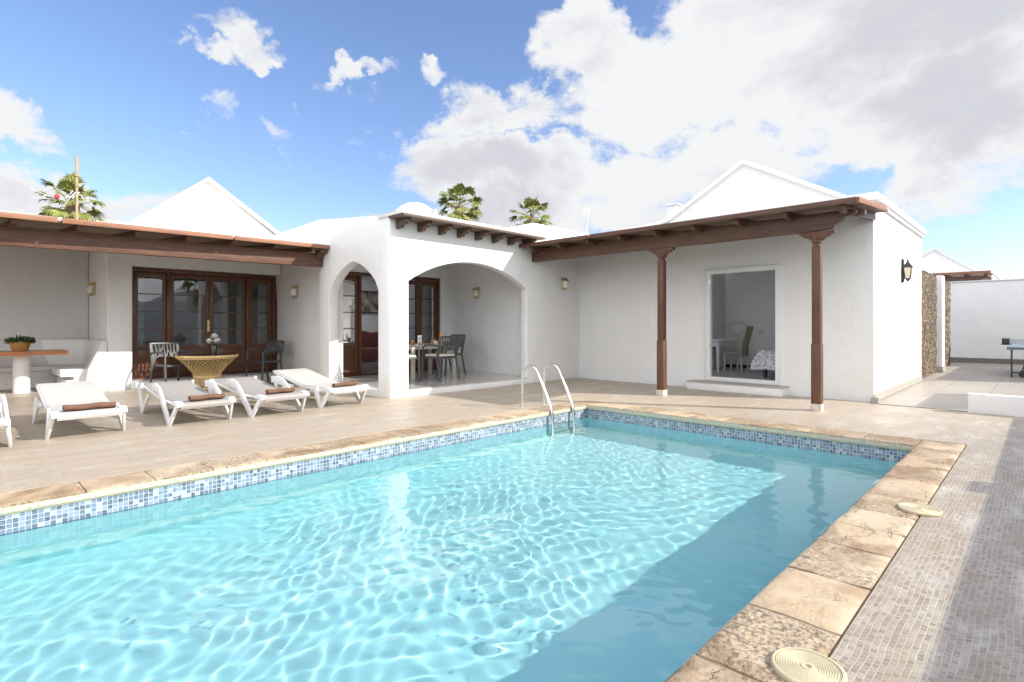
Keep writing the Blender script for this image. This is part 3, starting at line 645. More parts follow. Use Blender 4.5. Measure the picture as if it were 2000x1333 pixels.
l1 = leaf(villa, 'french_door', 3.223, 3.986, .18, 2.35, mkx)
l2 = leaf(villa, 'french_door', 3.990, 4.747, .18, 2.35, mkx)
leaf(villa, 'french_door', 4.813, 5.34, .18, 2.35, mkx, 4, True)
hd = MB().box(XD - .038, XD - .026, 3.93, 3.975, 1.12, 1.36).tube([(XD - .03, 3.955, 1.27), (XD + .02, 3.955, 1.27), (XD + .025, 3.86, 1.265)], .009)
hd.build('handle', M['brass'], l1, smooth=40)
# inner porch doors (X = -11.1)
XI = -11.06
frame('door_frame', 5.805, 8.715, .124, 2.445, XI, (6.46, 8.08))
mki = lambda a, d, z: (XI - .04 + d, a, z)
leaf(villa, 'french_door', 5.88, 6.428, .15, 2.37, mki, 4, True)
leaf(villa, 'french_door', 8.112, 8.64, .15, 2.37, mki, 4, True)
ca, sa = math.cos(R(-62)), math.sin(R(-62))
def mko(a, d, z):                                                           # leaf hinged at 8.04, swung inwards
    s = 8.045 - a; return (XI - .06 - s * math.sin(R(80)) + d * math.cos(R(80)), 8.045 - s * math.cos(R(80)) - d * math.sin(R(80)), z)
leaf(villa, 'french_door', 7.27, 8.045, .15, 2.37, mko)
# white frame of the bedroom door
slab('door_frame', rect(-4.86, -3.44, .158, 2.36), [rect(-4.75, -3.52, .235, 2.265)], 'Y', 10.60, .11, M['pvc'], villa, .008)
for z in (2.1, 1.45, .85): MB().tube([(-4.756, 10.50, z - .04), (-4.756, 10.50, z + .04)], .012, 8).build('hinge', M['steel'], villa, smooth=40)

# ---- rooms behind the openings
def room(x0, x1, y0, y1, z0, z1, open_='', floor=M['intile'], sky_=None):
    mb = MB(); t = .06
    if 'W' not in open_: (mb.box(x0 - t, x0, y0, y1, z0, z1) if 'w' not in open_ else mb.box(x0 - t, x0, y0, y0 + .1, z0, z1).box(x0 - t, x0, y0 + 2.75, y1, z0, z1).box(x0 - t, x0, y0 + .1, y0 + 2.75, z0, z0 + .1))
    if 'E' not in open_: mb.box(x1, x1 + t, y0, y1, z0, z1)
    if 'S' not in open_: mb.box(x0, x1, y0 - t, y0, z0, z1)
    if 'N' not in open_: mb.box(x0, x1, y1, y1 + t, z0, z1)
    if sky_:                                            # unseen gap in the ceiling, added to let daylight brighten the room
        a0, a1, b0, b1 = sky_
        for q in ((x0 - t, a0, y0 - t, y1 + t), (a1, x1 + t, y0 - t, y1 + t), (a0, a1, y0 - t, b0), (a0, a1, b1, y1 + t)):
            if q[1] - q[0] > .01 and q[3] - q[2] > .01: mb.box(q[0], q[1], q[2], q[3], z1 + .001, z1 + .04)
    else: mb.box(x0 - t, x1 + t, y0 - t, y1 + t, z1 + .001, z1 + .04)
    mb.build('room_wall', M['indoor'], villa)
    MB().box(x0 - t, x1 + t, y0 - t, y1 + t, z0 - .06, z0 - .001).build('room_floor', floor, villa)
room(-17.0, -13.26, 2.46, 5.40, .14, 2.88, 'E')
room(-16.2, -11.26, 5.66, 10.9, .12, 2.9, 'Ew', sky_=(-16.2, -13.1, 6.2, 9.0))  # west wall also opened out of sight, added to brighten the living room
MB().box(-11.3, -11.25, 9.0, 10.95, .12, 2.9).build('room_wall', M['indoor'], villa)
room(-9.6, -2.28, 10.745, 14.3, .15, 2.85, 'S', mat('bedroom_floor', (.42, .42, .42), .25, .1, 3), sky_=(-9.6, -5.95, 10.745, 14.3))  # widened westward out of sight under the added gap, to brighten the bedroom
MB().box(-6.14, -6.05, 13.15, 14.298, .15, 2.848).build('room_wall', M['indoor'], villa)
MB().box(-6.04, -2.28, 14.26, 14.298, .15, .23).build('skirting', M['iron'], villa)
def curtain(y0, y1, x, z0, z1, label):
    vs = []; n = 40
    for k in range(n + 1):
        y = y0 + (y1 - y0) * k / n; dx = .02 * math.sin(k * 1.9) + .012 * math.sin(k * .7)
        vs += [(x + dx, y, z0), (x + dx * .6, y, z1), (x + dx - .004, y, z0), (x + dx * .6 - .004, y, z1)]
    fs = []
    for k in range(n): q = 4 * k; fs += [(q, q + 4, q + 5, q + 1), (q + 2, q + 3, q + 7, q + 6)]
    fs += [(0, 1, 3, 2), (4 * n, 4 * n + 2, 4 * n + 3, 4 * n + 1)]
    prop(MB().add(vs, fs).build('curtain', M['curtain'], None, smooth=60), label, 'curtain', 'white curtains behind the glazed doors')
curtain(2.58, 2.80, -13.36, .17, 2.3, 'narrow white curtain behind the leftmost glazed side panel of the wide doors')
curtain(5.08, 5.36, -13.36, .17, 2.3, 'white curtain gathered behind the rightmost glazed panel of the wide doors')
curtain(8.22, 8.72, -11.40, .15, 2.3, 'white curtain behind the glazed panel at the back of the porch')

# ================================================================ pergolas
# ---- right: along the bedroom wall
pg = thing('pergola', 'long brown timber pergola roof on two posts before the bedroom doorway', 'pergola', (-4.9, 8.87, 0))
BY = 8.87
prof = [(-7.985, 2.625), (-2.52, 2.625), (-2.30, 2.64), (-2.19, 2.645), (-2.16, 2.70), (-2.06, 2.735), (-2.03, 2.79), (-1.93, 2.80), (-1.885, 2.83), (-1.885, 2.865), (-1.93, 2.885), (-7.985, 2.885)]
MB().prism(prof, 'Y', BY - .055, BY + .055).build('beam', M['beamx'], pg, bevel=.006)
def post(x):
    p = MB().box(x - .066, x + .066, BY - .066, BY + .066, .10, .98).box(x - .058, x + .058, BY - .058, BY + .058, .98, 2.40)
    p.box(x - .045, x + .045, BY - .045, BY + .045, 2.40, 2.455).box(x - .06, x + .06, BY - .06, BY + .06, 2.455, 2.50)
    po = p.build('post', M['post'], pg, bevel=.007)
    c = [(x - .235, 2.622), (x + .235, 2.622), (x + .235, 2.585), (x + .19, 2.575), (x + .165, 2.545), (x + .11, 2.53), (x + .085, 2.50), (x - .085, 2.50), (x - .11, 2.53), (x - .165, 2.545), (x - .19, 2.575), (x - .235, 2.585)]
    MB().prism(c, 'Y', BY - .05, BY + .05).build('bracket', M['post'], po, bevel=.005)
    MB().box(x - .072, x + .072, BY - .072, BY + .072, -.01, .103).build('post_base', mat('base_block', (.56, .50, .44), .8, .2, 12), po, bevel=.006)
post(-4.90); post(-2.39)
def sl(y): return 2.905 + (y - 8.45) * .085          # underside of the boards
for k in range(9):
    x = -7.72 + k * .715
    pr = [(8.50, sl(8.5) - .03), (8.53, sl(8.5) - .085), (8.60, sl(8.6) - .10), (8.66, sl(8.66) - .115), (10.527, sl(10.52) - .115), (10.527, sl(10.52)), (8.50, sl(8.5))]
    MB().prism(pr, 'X', x - .03, x + .03).build('rafter', M['beam'], pg, bevel=.004)
MB().prism([(8.44, sl(8.44)), (10.526, sl(10.526)), (10.526, sl(10.526) + .022), (8.44, sl(8.44) + .022)], 'X', -7.98, -1.80).build('roof_board', M['board'], pg)
for a, b_ in ((-7.97, -6.20), (-6.17, -1.79)):
    MB().box(a, b_, 8.405, 8.438, sl(8.44) - .012, sl(8.44) + .062).build('fascia', M['beamx'], pg, bevel=.004)
MB().prism([(8.44, sl(8.44) - .012), (10.28, sl(10.28) - .012), (10.28, sl(10.28) + .062), (8.44, sl(8.44) + .062)], 'X', -1.797, -1.765).build('fascia', M['fascia'], pg, bevel=.004)
MB().box(-1.99, -1.80, 8.93, 9.02, 2.80, 2.875).build('rafter_end', M['beam'], pg, bevel=.004)
MB().prism([(8.43, sl(8.44) + .064), (10.526, sl(10.526) + .064), (10.526, sl(10.526) + .024), (8.43, sl(8.44) + .024)], 'X', -7.97, -1.80).build('roof_covering', M['roofcoat'], pg)
# ---- left: along the terrace doors
pl_ = thing('pergola', 'brown timber pergola roof over the wide french doors at the left', 'pergola', (-10.6, 3, 0))
YE = 5.205
def beam_x(y): return -10.42 - (YE - y) * .032
bm_ = MB()
for z0, z1, w0, w1 in ((2.42, 2.685, .06, .06),):
    a, b_ = -3.0, YE
    bm_.add([(beam_x(a) - w0, a, z0), (beam_x(a) + w0, a, z0), (beam_x(b_) + w0, b_, z0), (beam_x(b_) - w0, b_, z0), (beam_x(a) - w0, a, z1), (beam_x(a) + w0, a, z1), (beam_x(b_) + w0, b_, z1), (beam_x(b_) - w0, b_, z1)],
            [(0, 3, 2, 1), (4, 5, 6, 7), (0, 1, 5, 4), (1, 2, 6, 5), (2, 3, 7, 6), (3, 0, 4, 7)])
bm_.build('beam', M['beam'], pl_, bevel=.008)
def slx(x): return 2.765 + (-10.12 - x) * .07
for k in range(11):
    y = 4.93 - k * .72
    pr = [(-10.17, slx(-10.17) - .03), (-10.20, slx(-10.2) - .075), (-10.27, slx(-10.27) - .085), (-12.84, slx(-12.84) - .085), (-12.84, slx(-12.84)), (-10.17, slx(-10.17))]
    MB().prism(pr, 'Y', y - .032, y + .032).build('rafter', M['beamx'], pl_, bevel=.004)
MB().prism([(-10.12, slx(-10.12)), (-12.845, slx(-12.845)), (-12.845, slx(-12.845) + .022), (-10.12, slx(-10.12) + .022)], 'Y', -3.0, YE).build('roof_board', M['boardx'], pl_)
MB().prism([(-12.86, slx(-12.86)), (-14.88, slx(-14.88)), (-14.88, slx(-14.88) + .022), (-12.86, slx(-12.86) + .022)], 'Y', -3.0, 2.09).build('roof_board', M['boardx'], pl_)
MB().prism([(-10.11, slx(-10.12) + .024), (-12.845, slx(-12.845) + .024), (-12.845, slx(-12.845) + .066), (-10.11, slx(-10.12) + .066)], 'Y', -3.0, YE).build('roof_covering', M['roofcoat'], pl_)
for a, b_ in ((-3.0, 1.07), (1.12, 3.42), (3.45, YE + .0)):
    MB().box(-10.118, -10.085, a, b_, slx(-10.12) - .012, slx(-10.12) + .064).build('fascia', M['fascia'], pl_, bevel=.004)
MB().prism([(-10.15, 2.752), (-10.15, 2.70), (-10.24, 2.66), (-10.30, 2.645), (-10.33, 2.60), (-10.40, 2.58), (-10.40, 2.752)], 'Y', 5.06, YE - .002).build('beam_end', M['dark'], pl_, bevel=.004)
MB().box(-12.05, -11.93, -3, 2.0, 2.60, 2.79).build('inner_beam', M['beam'], pl_)
MB().box(-10.9, -10.78, -2.9, -2.78, 0, 2.42).build('post', M['post'], pl_)

for o_ in [q for q in COL.objects if q.parent == pl_]:                 # the left roof runs slightly downhill out of the picture
    for v in o_.data.vertices: v.co.z -= (YE - (v.co.y + OFF[o_.name].y)) * .0085

# ================================================================ built-in bench and masonry table
be = thing('built_in_bench', 'white masonry corner bench with rounded backrest under the left pergola', 'bench', (-14.6, 1.0, 0))
mb = MB().prism([(-14.9, 0), (-14.36, 0), (-14.36, .10), (-14.42, .10), (-14.42, .34), (-14.32, .345), (-14.32, .43), (-14.75, .43), (-14.86, .97), (-14.9, .985)], 'Y', -3.0, 2.09)
mb.build('bench_back', P_, be, bevel=.02)
# short side, against the return wall, lit by the sun
mb = MB().prism([(2.099, -.01), (1.50, -.01), (1.50, .215), (1.62, .215), (1.62, .285), (1.42, .285), (1.42, .42), (1.90, .42), (2.03, .955), (2.099, .97)], 'X', -14.3, -13.05)
mb.build('bench_side', P_, be, bevel=.018)
mb = MB().prism([(2.099, -.01), (1.74, -.01), (1.80, .42), (2.02, .955), (2.099, .955)], 'X', -13.05, -12.846)
mb.build('bench_end', P_, be, bevel=.02)
mb = MB().prism([(-14.86, 1.3), (-14.3, 1.9), (-14.3, 2.09), (-14.86, 2.09)], 'Z', .43, .96); mb.build('corner_back', P_, be, bevel=.03)
tbm = thing('masonry_table', 'thick orange wooden slab table on a round white masonry pillar', 'table', (-13.62, .92, 0))
MB().lathe([(.125, -.01), (.122, .3), (.12, .70)], (-13.62, .92, 0), 28).build('pillar', P_, tbm, smooth=40)
MB().box(-13.97, -13.27, -.6, 1.56, .70, .775).build('table_top', M['table'], tbm, bevel=.008)
pp = thing('potted_plant', 'small green leafy plant in an oval straw basket on the orange slab table', 'plant', (-13.60, .90, .776))
MB().lathe([(.125, 0), (.135, .01), (.165, .10), (.19, .165), (.18, .165), (.12, .09)], (-13.60, .90, .776), 26, 1, .85).build('basket', M['basket'], pp, smooth=50)
def leaves(n, c, spread, h, size, rr, up=.5):
    mb = MB()
    for k in range(n):
        a = rr.uniform(0, 6.28); r_ = spread * math.sqrt(rr.random()); p = Vector((c[0] + r_ * math.cos(a), c[1] + r_ * math.sin(a), c[2] + h * rr.random() * (1 - .4 * r_ / spread)))
        d = Vector((math.cos(a) * rr.uniform(.2, 1), math.sin(a) * rr.uniform(.2, 1), rr.uniform(-.1, 1) * up + .2)).normalized(); s = d.cross(Vector((rr.uniform(-1, 1), rr.uniform(-1, 1), 1))).normalized(); l_ = size * rr.uniform(.6, 1.3)
        mb.add([p, p + d * l_ * .5 + s * l_ * .25, p + d * l_, p + d * l_ * .5 - s * l_ * .25], [(0, 1, 2), (0, 2, 3)])
    return mb
leaves(420, (-13.60, .90, .776 + .13), .19, .14, .055, random.Random(5)).build('foliage', M['leaf'], pp)

# ================================================================ wall lamps
def wall_lamp(loc, rz, label):
    t = thing('wall_lamp', label, 'lamp', loc, rz, 'brass lantern lamps on the white walls', True)
    MB().box(0, .012, -.045, .045, -.11, .13).build('back_plate', M['cream'], t, bevel=.004)
    MB().prism([(.01, .10), (.13, .10), (.145, .085), (.10, .14), (.05, .165), (.01, .17)], 'Y', -.06, .06).xf(Matrix.Identity(4)).build('cap', M['brass'], t, bevel=.004)
    g_ = MB().lathe([(.045, -.06), (.052, -.04), (.052, .09)], (.075, 0, 0), 14).build('shade', M['porcelain'], t, smooth=50)
    MB().lathe([(.018, -.05), (.02, .0), (.017, .03), (.006, .05)], (.075, 0, 0), 10).build('bulb', M['porcelain'], t, smooth=60)
    c = MB()
    for a in range(4): c.tube([(.075 + .056 * math.cos(a * 1.571 + .78), .056 * math.sin(a * 1.571 + .78), -.08), (.075 + .056 * math.cos(a * 1.571 + .78), .056 * math.sin(a * 1.571 + .78), .10)], .005, 6)
    c.lathe([(.02, -.115), (.035, -.10), (.062, -.075), (.062, -.062), (.02, -.06)], (.075, 0, 0), 14).build('cage', M['brass'], t, smooth=50)
    return t
for loc, rz, lb in (((-14.2, 2.103, 1.98), -90, 'small brass lantern lamp in the corner above the built-in bench'),
                    ((-12.0, 5.42, 1.98), -90, 'small brass lantern lamp on the wall between the wide doors and the pointed arch'),
                    ((-9.92, 8.998, 2.02), -90, 'small brass lantern lamp on the inner wall of the porch seen through the wide arch'),
                    ((-7.995, 9.9, 2.18), 0, 'small brass lantern lamp on the outer wall right of the wide arch')):
    wall_lamp(loc, R(rz), lb)
ln = thing('wall_lantern', 'black iron coach lantern high on the sunlit end wall', 'lamp', (-2.0, 13.0, 2.3), local=True)
MB().prism([(0, -.22), (.03, -.20), (.04, -.13), (.03, .24), (0, .26)], 'Y', -.045, .045).build('bracket', M['iron'], ln, bevel=.005)
def frus(z0, r0, z1, r1, cx=.095, open_=False):
    r0 *= .62; r1 *= .62
    return [(cx - r0, -r0, z0), (cx + r0, -r0, z0), (cx + r0, r0, z0), (cx - r0, r0, z0), (cx - r1, -r1, z1), (cx + r1, -r1, z1), (cx + r1, r1, z1), (cx - r1, r1, z1)]
F6 = [(0, 3, 2, 1), (4, 5, 6, 7), (0, 1, 5, 4), (1, 2, 6, 5), (2, 3, 7, 6), (3, 0, 4, 7)]
for mbx, nm, mm in ((MB().add(frus(.08, .135, .18, .03), F6).add(frus(.18, .028, .25, .012), F6), 'lantern_roof', 'iron'), (MB().add(frus(-.13, .058, .075, .098), F6), 'lantern_glass', 'amber'), (MB().add(frus(-.20, .012, -.135, .07), F6), 'lantern_base', 'iron')):
    mbx.build(nm, M[mm], ln)
mb = MB()
for a, b_ in ((-1, -1), (1, -1), (1, 1), (-1, 1)): mb.bar((.095 + a * .039, b_ * .039, -.135), (.095 + a * .062, b_ * .062, .085), .010, .010)
mb.build('lantern_bars', M['iron'], ln)
sk = MB().box(-2.0, -1.988, 13.28, 13.38, .33, .46).box(-1.989, -1.982, 13.30, 13.36, .36, .43).build('socket', M['socket'], None, bevel=.003); prop(sk, 'cream double socket plate low on the sunlit end wall', 'socket')

# ================================================================ sun loungers (local: foot legs at x=0, head towards -x)
def plate(mb, pts, w, t):
    """flat plate swept along pts in the XZ plane; w = width along Y, t = thickness"""
    return mb.sweep(pts, [(-w / 2, -t / 2), (w / 2, -t / 2), (w / 2, t / 2), (-w / 2, t / 2)], (0, 1, .001))
def strip(prof, y0, y1, th, segs=1):
    vs = []; fs = []; n = len(prof)
    for (x, z) in prof:
        for j in range(2): vs.append((x, y0 if j == 0 else y1, z))
    for (x, z) in prof:
        for j in range(2): vs.append((x, y0 if j == 0 else y1, z - th))
    for i in range(n - 1):
        a = 2 * i; fs.append((a, a + 1, a + 3, a + 2)); b_ = 2 * n + a; fs.append((b_, b_ + 2, b_ + 3, b_ + 1)); fs.append((a, a + 2, b_ + 2, b_)); fs.append((a + 1, b_ + 1, b_ + 3, a + 3))
    e = 2 * (n - 1); fs += [(0, 2 * n, 2 * n + 1, 1), (e, e + 1, 2 * n + e + 1, 2 * n + e)]
    return vs, fs
def sling_profile(kind):
    seat = [(.275, .235), (.285, .262), (.272, .290), (.24, .302), (.10, .306), (-.30, .300), (-.62, .305)]
    if kind == 'A': back = [(-.70, .315), (-1.0, .372), (-1.35, .435), (-1.62, .482), (-1.66, .478), (-1.685, .455)]
    else: back = [(-.70, .310), (-1.0, .345), (-1.35, .385), (-1.60, .410), (-1.63, .405), (-1.645, .385)]
    return seat + back
def make_lounger(kind, loc, rz, label):
    t = thing('sun_lounger', label, 'sun lounger', loc, rz, 'sun loungers in a row beside the pool', True)
    fab = M['sling'] if kind == 'A' else M['sling2']
    pr = sling_profile(kind); w = .295
    # smooth the profile
    vs, fs = strip(pr, -w, w, .012); MB().add(vs, fs).build('sling', fab, t, smooth=40)
    # side rails under the edge of the cloth
    fr = MB()
    rp = [(x, z - .030) for x, z in pr[3:-2]]
    for s in (-1, 1): fr.sweep([(x, s * (w - .005), z) for x, z in rp], [(-.02, -.018), (.02, -.018), (.02, .018), (-.02, .018)], (0, 0, 1))
    for x, z in ((-.02, .255), (-.62, .265), (-1.45, .36 if kind == 'B' else .41)): fr.box(x - .02, x + .02, -w, w, z - .015, z + .01)
    fr.build('frame', M['white_pl'], t, bevel=.004)
    cap = MB()
    for s in (-1, 1): cap.box(.13, .285, s * (w + .03) - .032, s * (w + .03) + .032, .258, .305)
    for s, nm in ((-1, 'corner_cap'), (1, 'corner_cap')):
        MB().prism([(.07, .262), (.275, .25), (.285, .285), (.21, .318), (.10, .312)], 'Y', s * (w - .03), s * (w + .045)).build(nm, M['white_pl'], t, bevel=.008)
    for s in (-1, 1):
        y = s * (w + .02); yo = s * (w + .055)
        def P3(x, z, f): return (x, y + (yo - y) * f, z)
        mb = MB()
        mb.bar(P3(.0, .012, 1), P3(.20, .265, 0), .075, .026, (0, 1, 0), .06, .03)           # front arm of the V
        if kind == 'A': mb.bar(P3(-.01, .012, 1), P3(-.20, .285, 0), .075, .026, (0, 1, 0), .115, .03)
        else:
            plate(mb, [P3(-.01, .012, 1), P3(-.13, .115, .9), P3(-.30, .235, .8), P3(-.42, .325, .7), P3(-.56, .395, .6), P3(-.74, .425, .5), P3(-.90, .408, .35)], .10, .030)
        mb.bar(P3(-.035, .013, 1), P3(.03, .013, 1), .05, .026, (0, 1, 0))
        mb.build('leg', M['white_pl'], t, bevel=.006)
        mb = MB()
        mb.bar(P3(-1.36, .012, 1), P3(-1.19, .27, 0), .06, .026, (0, 1, 0))
        if kind == 'A': mb.bar(P3(-1.37, .012, 1), P3(-1.52, .30, 0), .06, .026, (0, 1, 0), .10, .03)
        else: plate(mb, [P3(-1.38, .012, 1), P3(-1.47, .13, .9), P3(-1.55, .25, .8), P3(-1.585, .33, .7), P3(-1.56, .375, .5), P3(-1.48, .375, .3)], .09, .028)
        if kind == 'A': mb.bar(P3(-.9, .262, 0), P3(-1.52, .282, 0), .05, .03, (0, 1, 0))
        mb.bar(P3(-1.40, .013, 1), P3(-1.34, .013, 1), .05, .026, (0, 1, 0))
        mb.build('leg', M['white_pl'], t, bevel=.006)
    for s in (-1, 1):
        MB().bar((-.62, s * .2, .25), (-.70, s * .2, .19), .04, .03).bar((-.70, s * .2, .19), (-.70, s * .2, .12), .04, .02).build('adjuster', M['white_pl'], t, bevel=.003)
    return t
def towel(loc, rz, label, ln_=.40, r=.047, seed=1):
    rr = random.Random(seed); n = 64; out = []
    for k in range(n):                                      # rolled cloth: spiral seen at the ends
        s = k / (n - 1); a = s * 2 * math.pi * 2.7; q = r * (.22 + .78 * s); out.append((q * math.cos(a) * 1.25, q * math.sin(a) * .86))
    th = .0105; inner = []
    for k in range(n):
        s = k / (n - 1); a = s * 2 * math.pi * 2.7; q = max(.001, r * (.22 + .78 * s) - th); inner.append((q * math.cos(a) * 1.25, q * math.sin(a) * .86))
    vs = []; fs = []; m_ = 2 * n; rings = 9
    prof = out + inner[::-1]
    for j in range(rings):
        y = -ln_ / 2 + ln_ * j / (rings - 1); dz = .004 * math.sin(j * 1.3 + seed); sc = 1 + .05 * math.sin(j * 2.1 + seed * 2)
        for x, z in prof: vs.append((x * sc, y, z * sc + r * .86 + dz))
    for j in range(rings - 1):
        for k in range(m_): fs.append((j * m_ + k, j * m_ + (k + 1) % m_, (j + 1) * m_ + (k + 1) % m_, (j + 1) * m_ + k))
    for j in (0, rings - 1):
        for k in range(n - 1): fs.append((j * m_ + k, j * m_ + k + 1, j * m_ + m_ - 2 - k, j * m_ + m_ - 1 - k))
    o = MB().add(vs, fs).build('rolled_towel', M['towel'], None, smooth=50)
    o.location = loc; o.rotation_euler = (0, 0, rz)
    return prop(o, label, 'towel', 'rolled brown towels on the loungers')
LO = [('B', (-7.66, .08, 0), 0, 'white sun lounger cut off by the left edge of the picture, no towel in view'),
      ('A', (-7.86, 1.09, 0), 0, 'white sun lounger in front of the masonry table, straight flat legs and raised back'),
      ('B', (-7.80, 2.25, 0), 0, 'grey meshed sun lounger with curved arms, nearer the built-in bench, before the sunlit chair'),
      ('B', (-7.74, 3.21, 0), R(2), 'grey meshed sun lounger with curved white arms, between the other curved-arm lounger and the arch'),
      ('A', (-7.86, 4.25, 0), R(3), 'white sun lounger in front of the pointed arch, last of the row')]
for k, (kd, loc, rz, lb) in enumerate(LO): make_lounger(kd, loc, rz, lb)
towel((-7.66, 1.09, .306), 0, 'rolled brown towel on the white lounger before the masonry table', .47, .044, 1)
towel((-7.58, 2.26, .306), R(4), 'rolled brown towel on the curved-arm lounger nearer the built-in bench', .40, .044, 2)
towel((-7.60, 3.20, .306), R(3), 'rolled brown towel on the curved-arm lounger before the right porch chair', .38, .044, 3)
towel((-7.74, 4.26, .306), R(6), 'rolled brown towel on the white lounger before the pointed arch', .42, .040, 4)

# ================================================================ resin chairs with a branching backrest (local: faces +x)
def make_chair(loc, rz, label, group='grey resin armchairs with branch pattern', cush=False):
    t = thing('armchair', label, 'chair', loc, rz, group, True)
    holes = [[(-.20, .655), (-.215, .80), (-.185, .80), (-.165, .70)], [(-.165, .63), (-.145, .72), (-.12, .66)], [(-.155, .80), (-.14, .745), (-.105, .68), (-.115, .80)],
             [(-.105, .635), (-.08, .72), (-.05, .64)], [(-.09, .80), (-.06, .73), (-.035, .80)], [(-.045, .70), (-.02, .76), (-.01, .64), (-.03, .64)],
             [(.0, .80), (.012, .65), (.04, .72), (.03, .80)], [(.035, .64), (.06, .70), (.09, .64)], [(.055, .80), (.065, .735), (.10, .67), (.095, .80)],
             [(.12, .80), (.125, .66), (.15, .70), (.165, .80)], [(.125, .625), (.165, .68), (.19, .63)], [(.19, .80), (.175, .71), (.21, .66), (.218, .80)]]
    holes = [[(a, .80 - (.80 - z) * 1.32) for a, z in h_] for h_ in holes]
    ol = [(-.235, .44), (.235, .44), (.25, .60), (.252, .82), (.235, .84), (-.235, .84), (-.252, .82), (-.25, .60)]
    me = slab_mesh(ol, holes, 'X', 0, .026, .006)
    for v in me.vertices:
        x, y, z = v.co; v.co = (-.20 - (z - .44) * .22 - .18 * y * y * -1.0 + x, y, z)
    link('backrest', me, M['charcoal'], t, True, 50)
    sp = []
    MB().prism([(-.23, .405), (.22, .42), (.25, .415), (.25, .435), (.22, .45), (-.21, .435)], 'Y', -.235, .235).build('seat', M['charcoal'], t, bevel=.008)
    for s in (-1, 1):
        y = s * .255
        MB().tube([(.24, y, .0), (.235, y, .35), (.225, y, .60), (.17, y, .655), (.0, y, .665), (-.2, y, .655), (-.245, y, .65)], .017, 8, (0, 1, 0)).build('armrest', M['charcoal'], t, smooth=50)
        MB().bar((-.30, y, 0), (-.20, y, .42), .035, .03, (0, 1, 0)).bar((-.20, y, .42), (-.295, y * .985, .83), .032, .03, (0, 1, 0)).build('rear_leg', M['charcoal'], t, bevel=.006)
        MB().bar((.25, y, 0), (.225, y, .43), .036, .032, (0, 1, 0)).build('front_leg', M['charcoal'], t, bevel=.006)
    t.scale = (1.02, 1.04, 1.09)
    return t
def seat_cushion(loc, rz, label):
    o = MB().box(-.21, .22, -.22, .22, 0, .045).build('seat_cushion', M['cushion'], None, bevel=.02); o.location = loc; o.rotation_euler = (0, 0, rz)
    return prop(o, label, 'cushion', 'cream cushions on the porch chairs')
make_chair((-12.30, 3.05, 0), R(15), 'grey resin armchair left of the wicker table, its backrest lit by the sun')
make_chair((-12.20, 4.78, 0), R(-75), 'dark resin armchair in shade right of the wicker table')
# wicker table
wt = thing('wicker_table', 'round hourglass-shaped honey wicker table with a dark glass top before the wide doors', 'table', (-12.05, 3.6, 0), 0, None, True)
def wr(z):
    pts = [(0, .33), (.10, .27), (.22, .235), (.30, .25), (.42, .34), (.54, .46), (.64, .55)]
    for (a, ra), (b_, rb) in zip(pts, pts[1:]):
        if z <= b_: s = (z - a) / (b_ - a); return ra + (rb - ra) * (3 * s * s - 2 * s ** 3) * .5 + (rb - ra) * s * .5
    return pts[-1][1]
mb = MB()
for d in (-1, 1):
    for k in range(34):
        a0 = 2 * math.pi * k / 34; pts = []
        for j in range(17):
            z = .62 * j / 16 + .01; a = a0 + d * (z / .62) * 1.55; r_ = wr(z) + (.003 if d > 0 else -.003); pts.append((r_ * math.cos(a), r_ * math.sin(a), z))
        mb.tube(pts, .0062, 5)
mb.build('lattice', M['wicker'], wt, smooth=60)
mb = MB()
for z, rr_, tr in ((.012, .335, .015), (.22, .238, .012), (.245, .240, .009), (.60, .525, .010), (.632, .55, .016), (.652, .548, .012)): mb.tube([(rr_ * math.cos(a), rr_ * math.sin(a), z) for a in [2 * math.pi * k / 40 for k in range(40)]], tr, 6, closed=True)
mb.build('ring', M['wicker'], wt, smooth=60)
MB().lathe([(.535, .655), (.54, .659), (.535, .664)], (0, 0, 0), 48).build('glass_top', M['smoke'], wt, smooth=40)
va = thing('flower_vase', 'glass vase of white roses standing on the wicker table', 'vase', (-12.0, 3.70, .665), 0, None, True)
MB().lathe([(.045, 0), (.052, .01), (.055, .15), (.058, .17), (.053, .17), (.05, .02), (.001, .015)], (0, 0, 0), 20).build('vase', M['clear'], va, smooth=50)
MB().lathe([(.046, .008), (.048, .055), (.001, .055)], (0, 0, 0), 16).build('pebbles', mat('grey_pebbles', (.22, .22, .23), .4, .6, 60), va)
rf = random.Random(8); mb = MB(); st = MB()
for (x, y, z) in ((-.01, -.075, .25), (.0, .045, .235), (.02, .01, .35), (-.03, .08, .27)):
    st.tube([(0, 0, .03), (x * .4, y * .4, z * .6), (x, y, z)], .004, 5)
    fl = MB()
    for ring, (rad, zz, n, sz) in enumerate(((.018, .045, 5, .06), (.04, .025, 7, .075), (.062, .0, 9, .08))):
        for k in range(n):
            a = 2 * math.pi * k / n + ring; c = Vector((x + rad * math.cos(a), y + rad * math.sin(a), z + zz)); o_ = Vector((math.cos(a), math.sin(a), .9 - ring * .5)).normalized(); s = Vector((-math.sin(a), math.cos(a), 0)); u = s.cross(o_) * -1
            u = Vector((0, 0, 1)) * (1 - ring * .3) + Vector((math.cos(a), math.sin(a), 0)) * ring * .3
            fl.add([c - s * sz * .4 - u * sz * .4, c + s * sz * .4 - u * sz * .4, c + s * sz * .5 + u * sz * .3, c + u * sz * .5 + o_ * .006, c - s * sz * .5 + u * sz * .3], [(0, 1, 2, 3, 4)])
    fl.ball((x, y, z + .012), .045, 8, 6); fl.build('flower', M['petal'], va, smooth=30)
st.build('stem', M['stem'], va)
leaves(40, (0, 0, .17), .09, .12, .06, rf).build('leaves', M['leaf'], va)

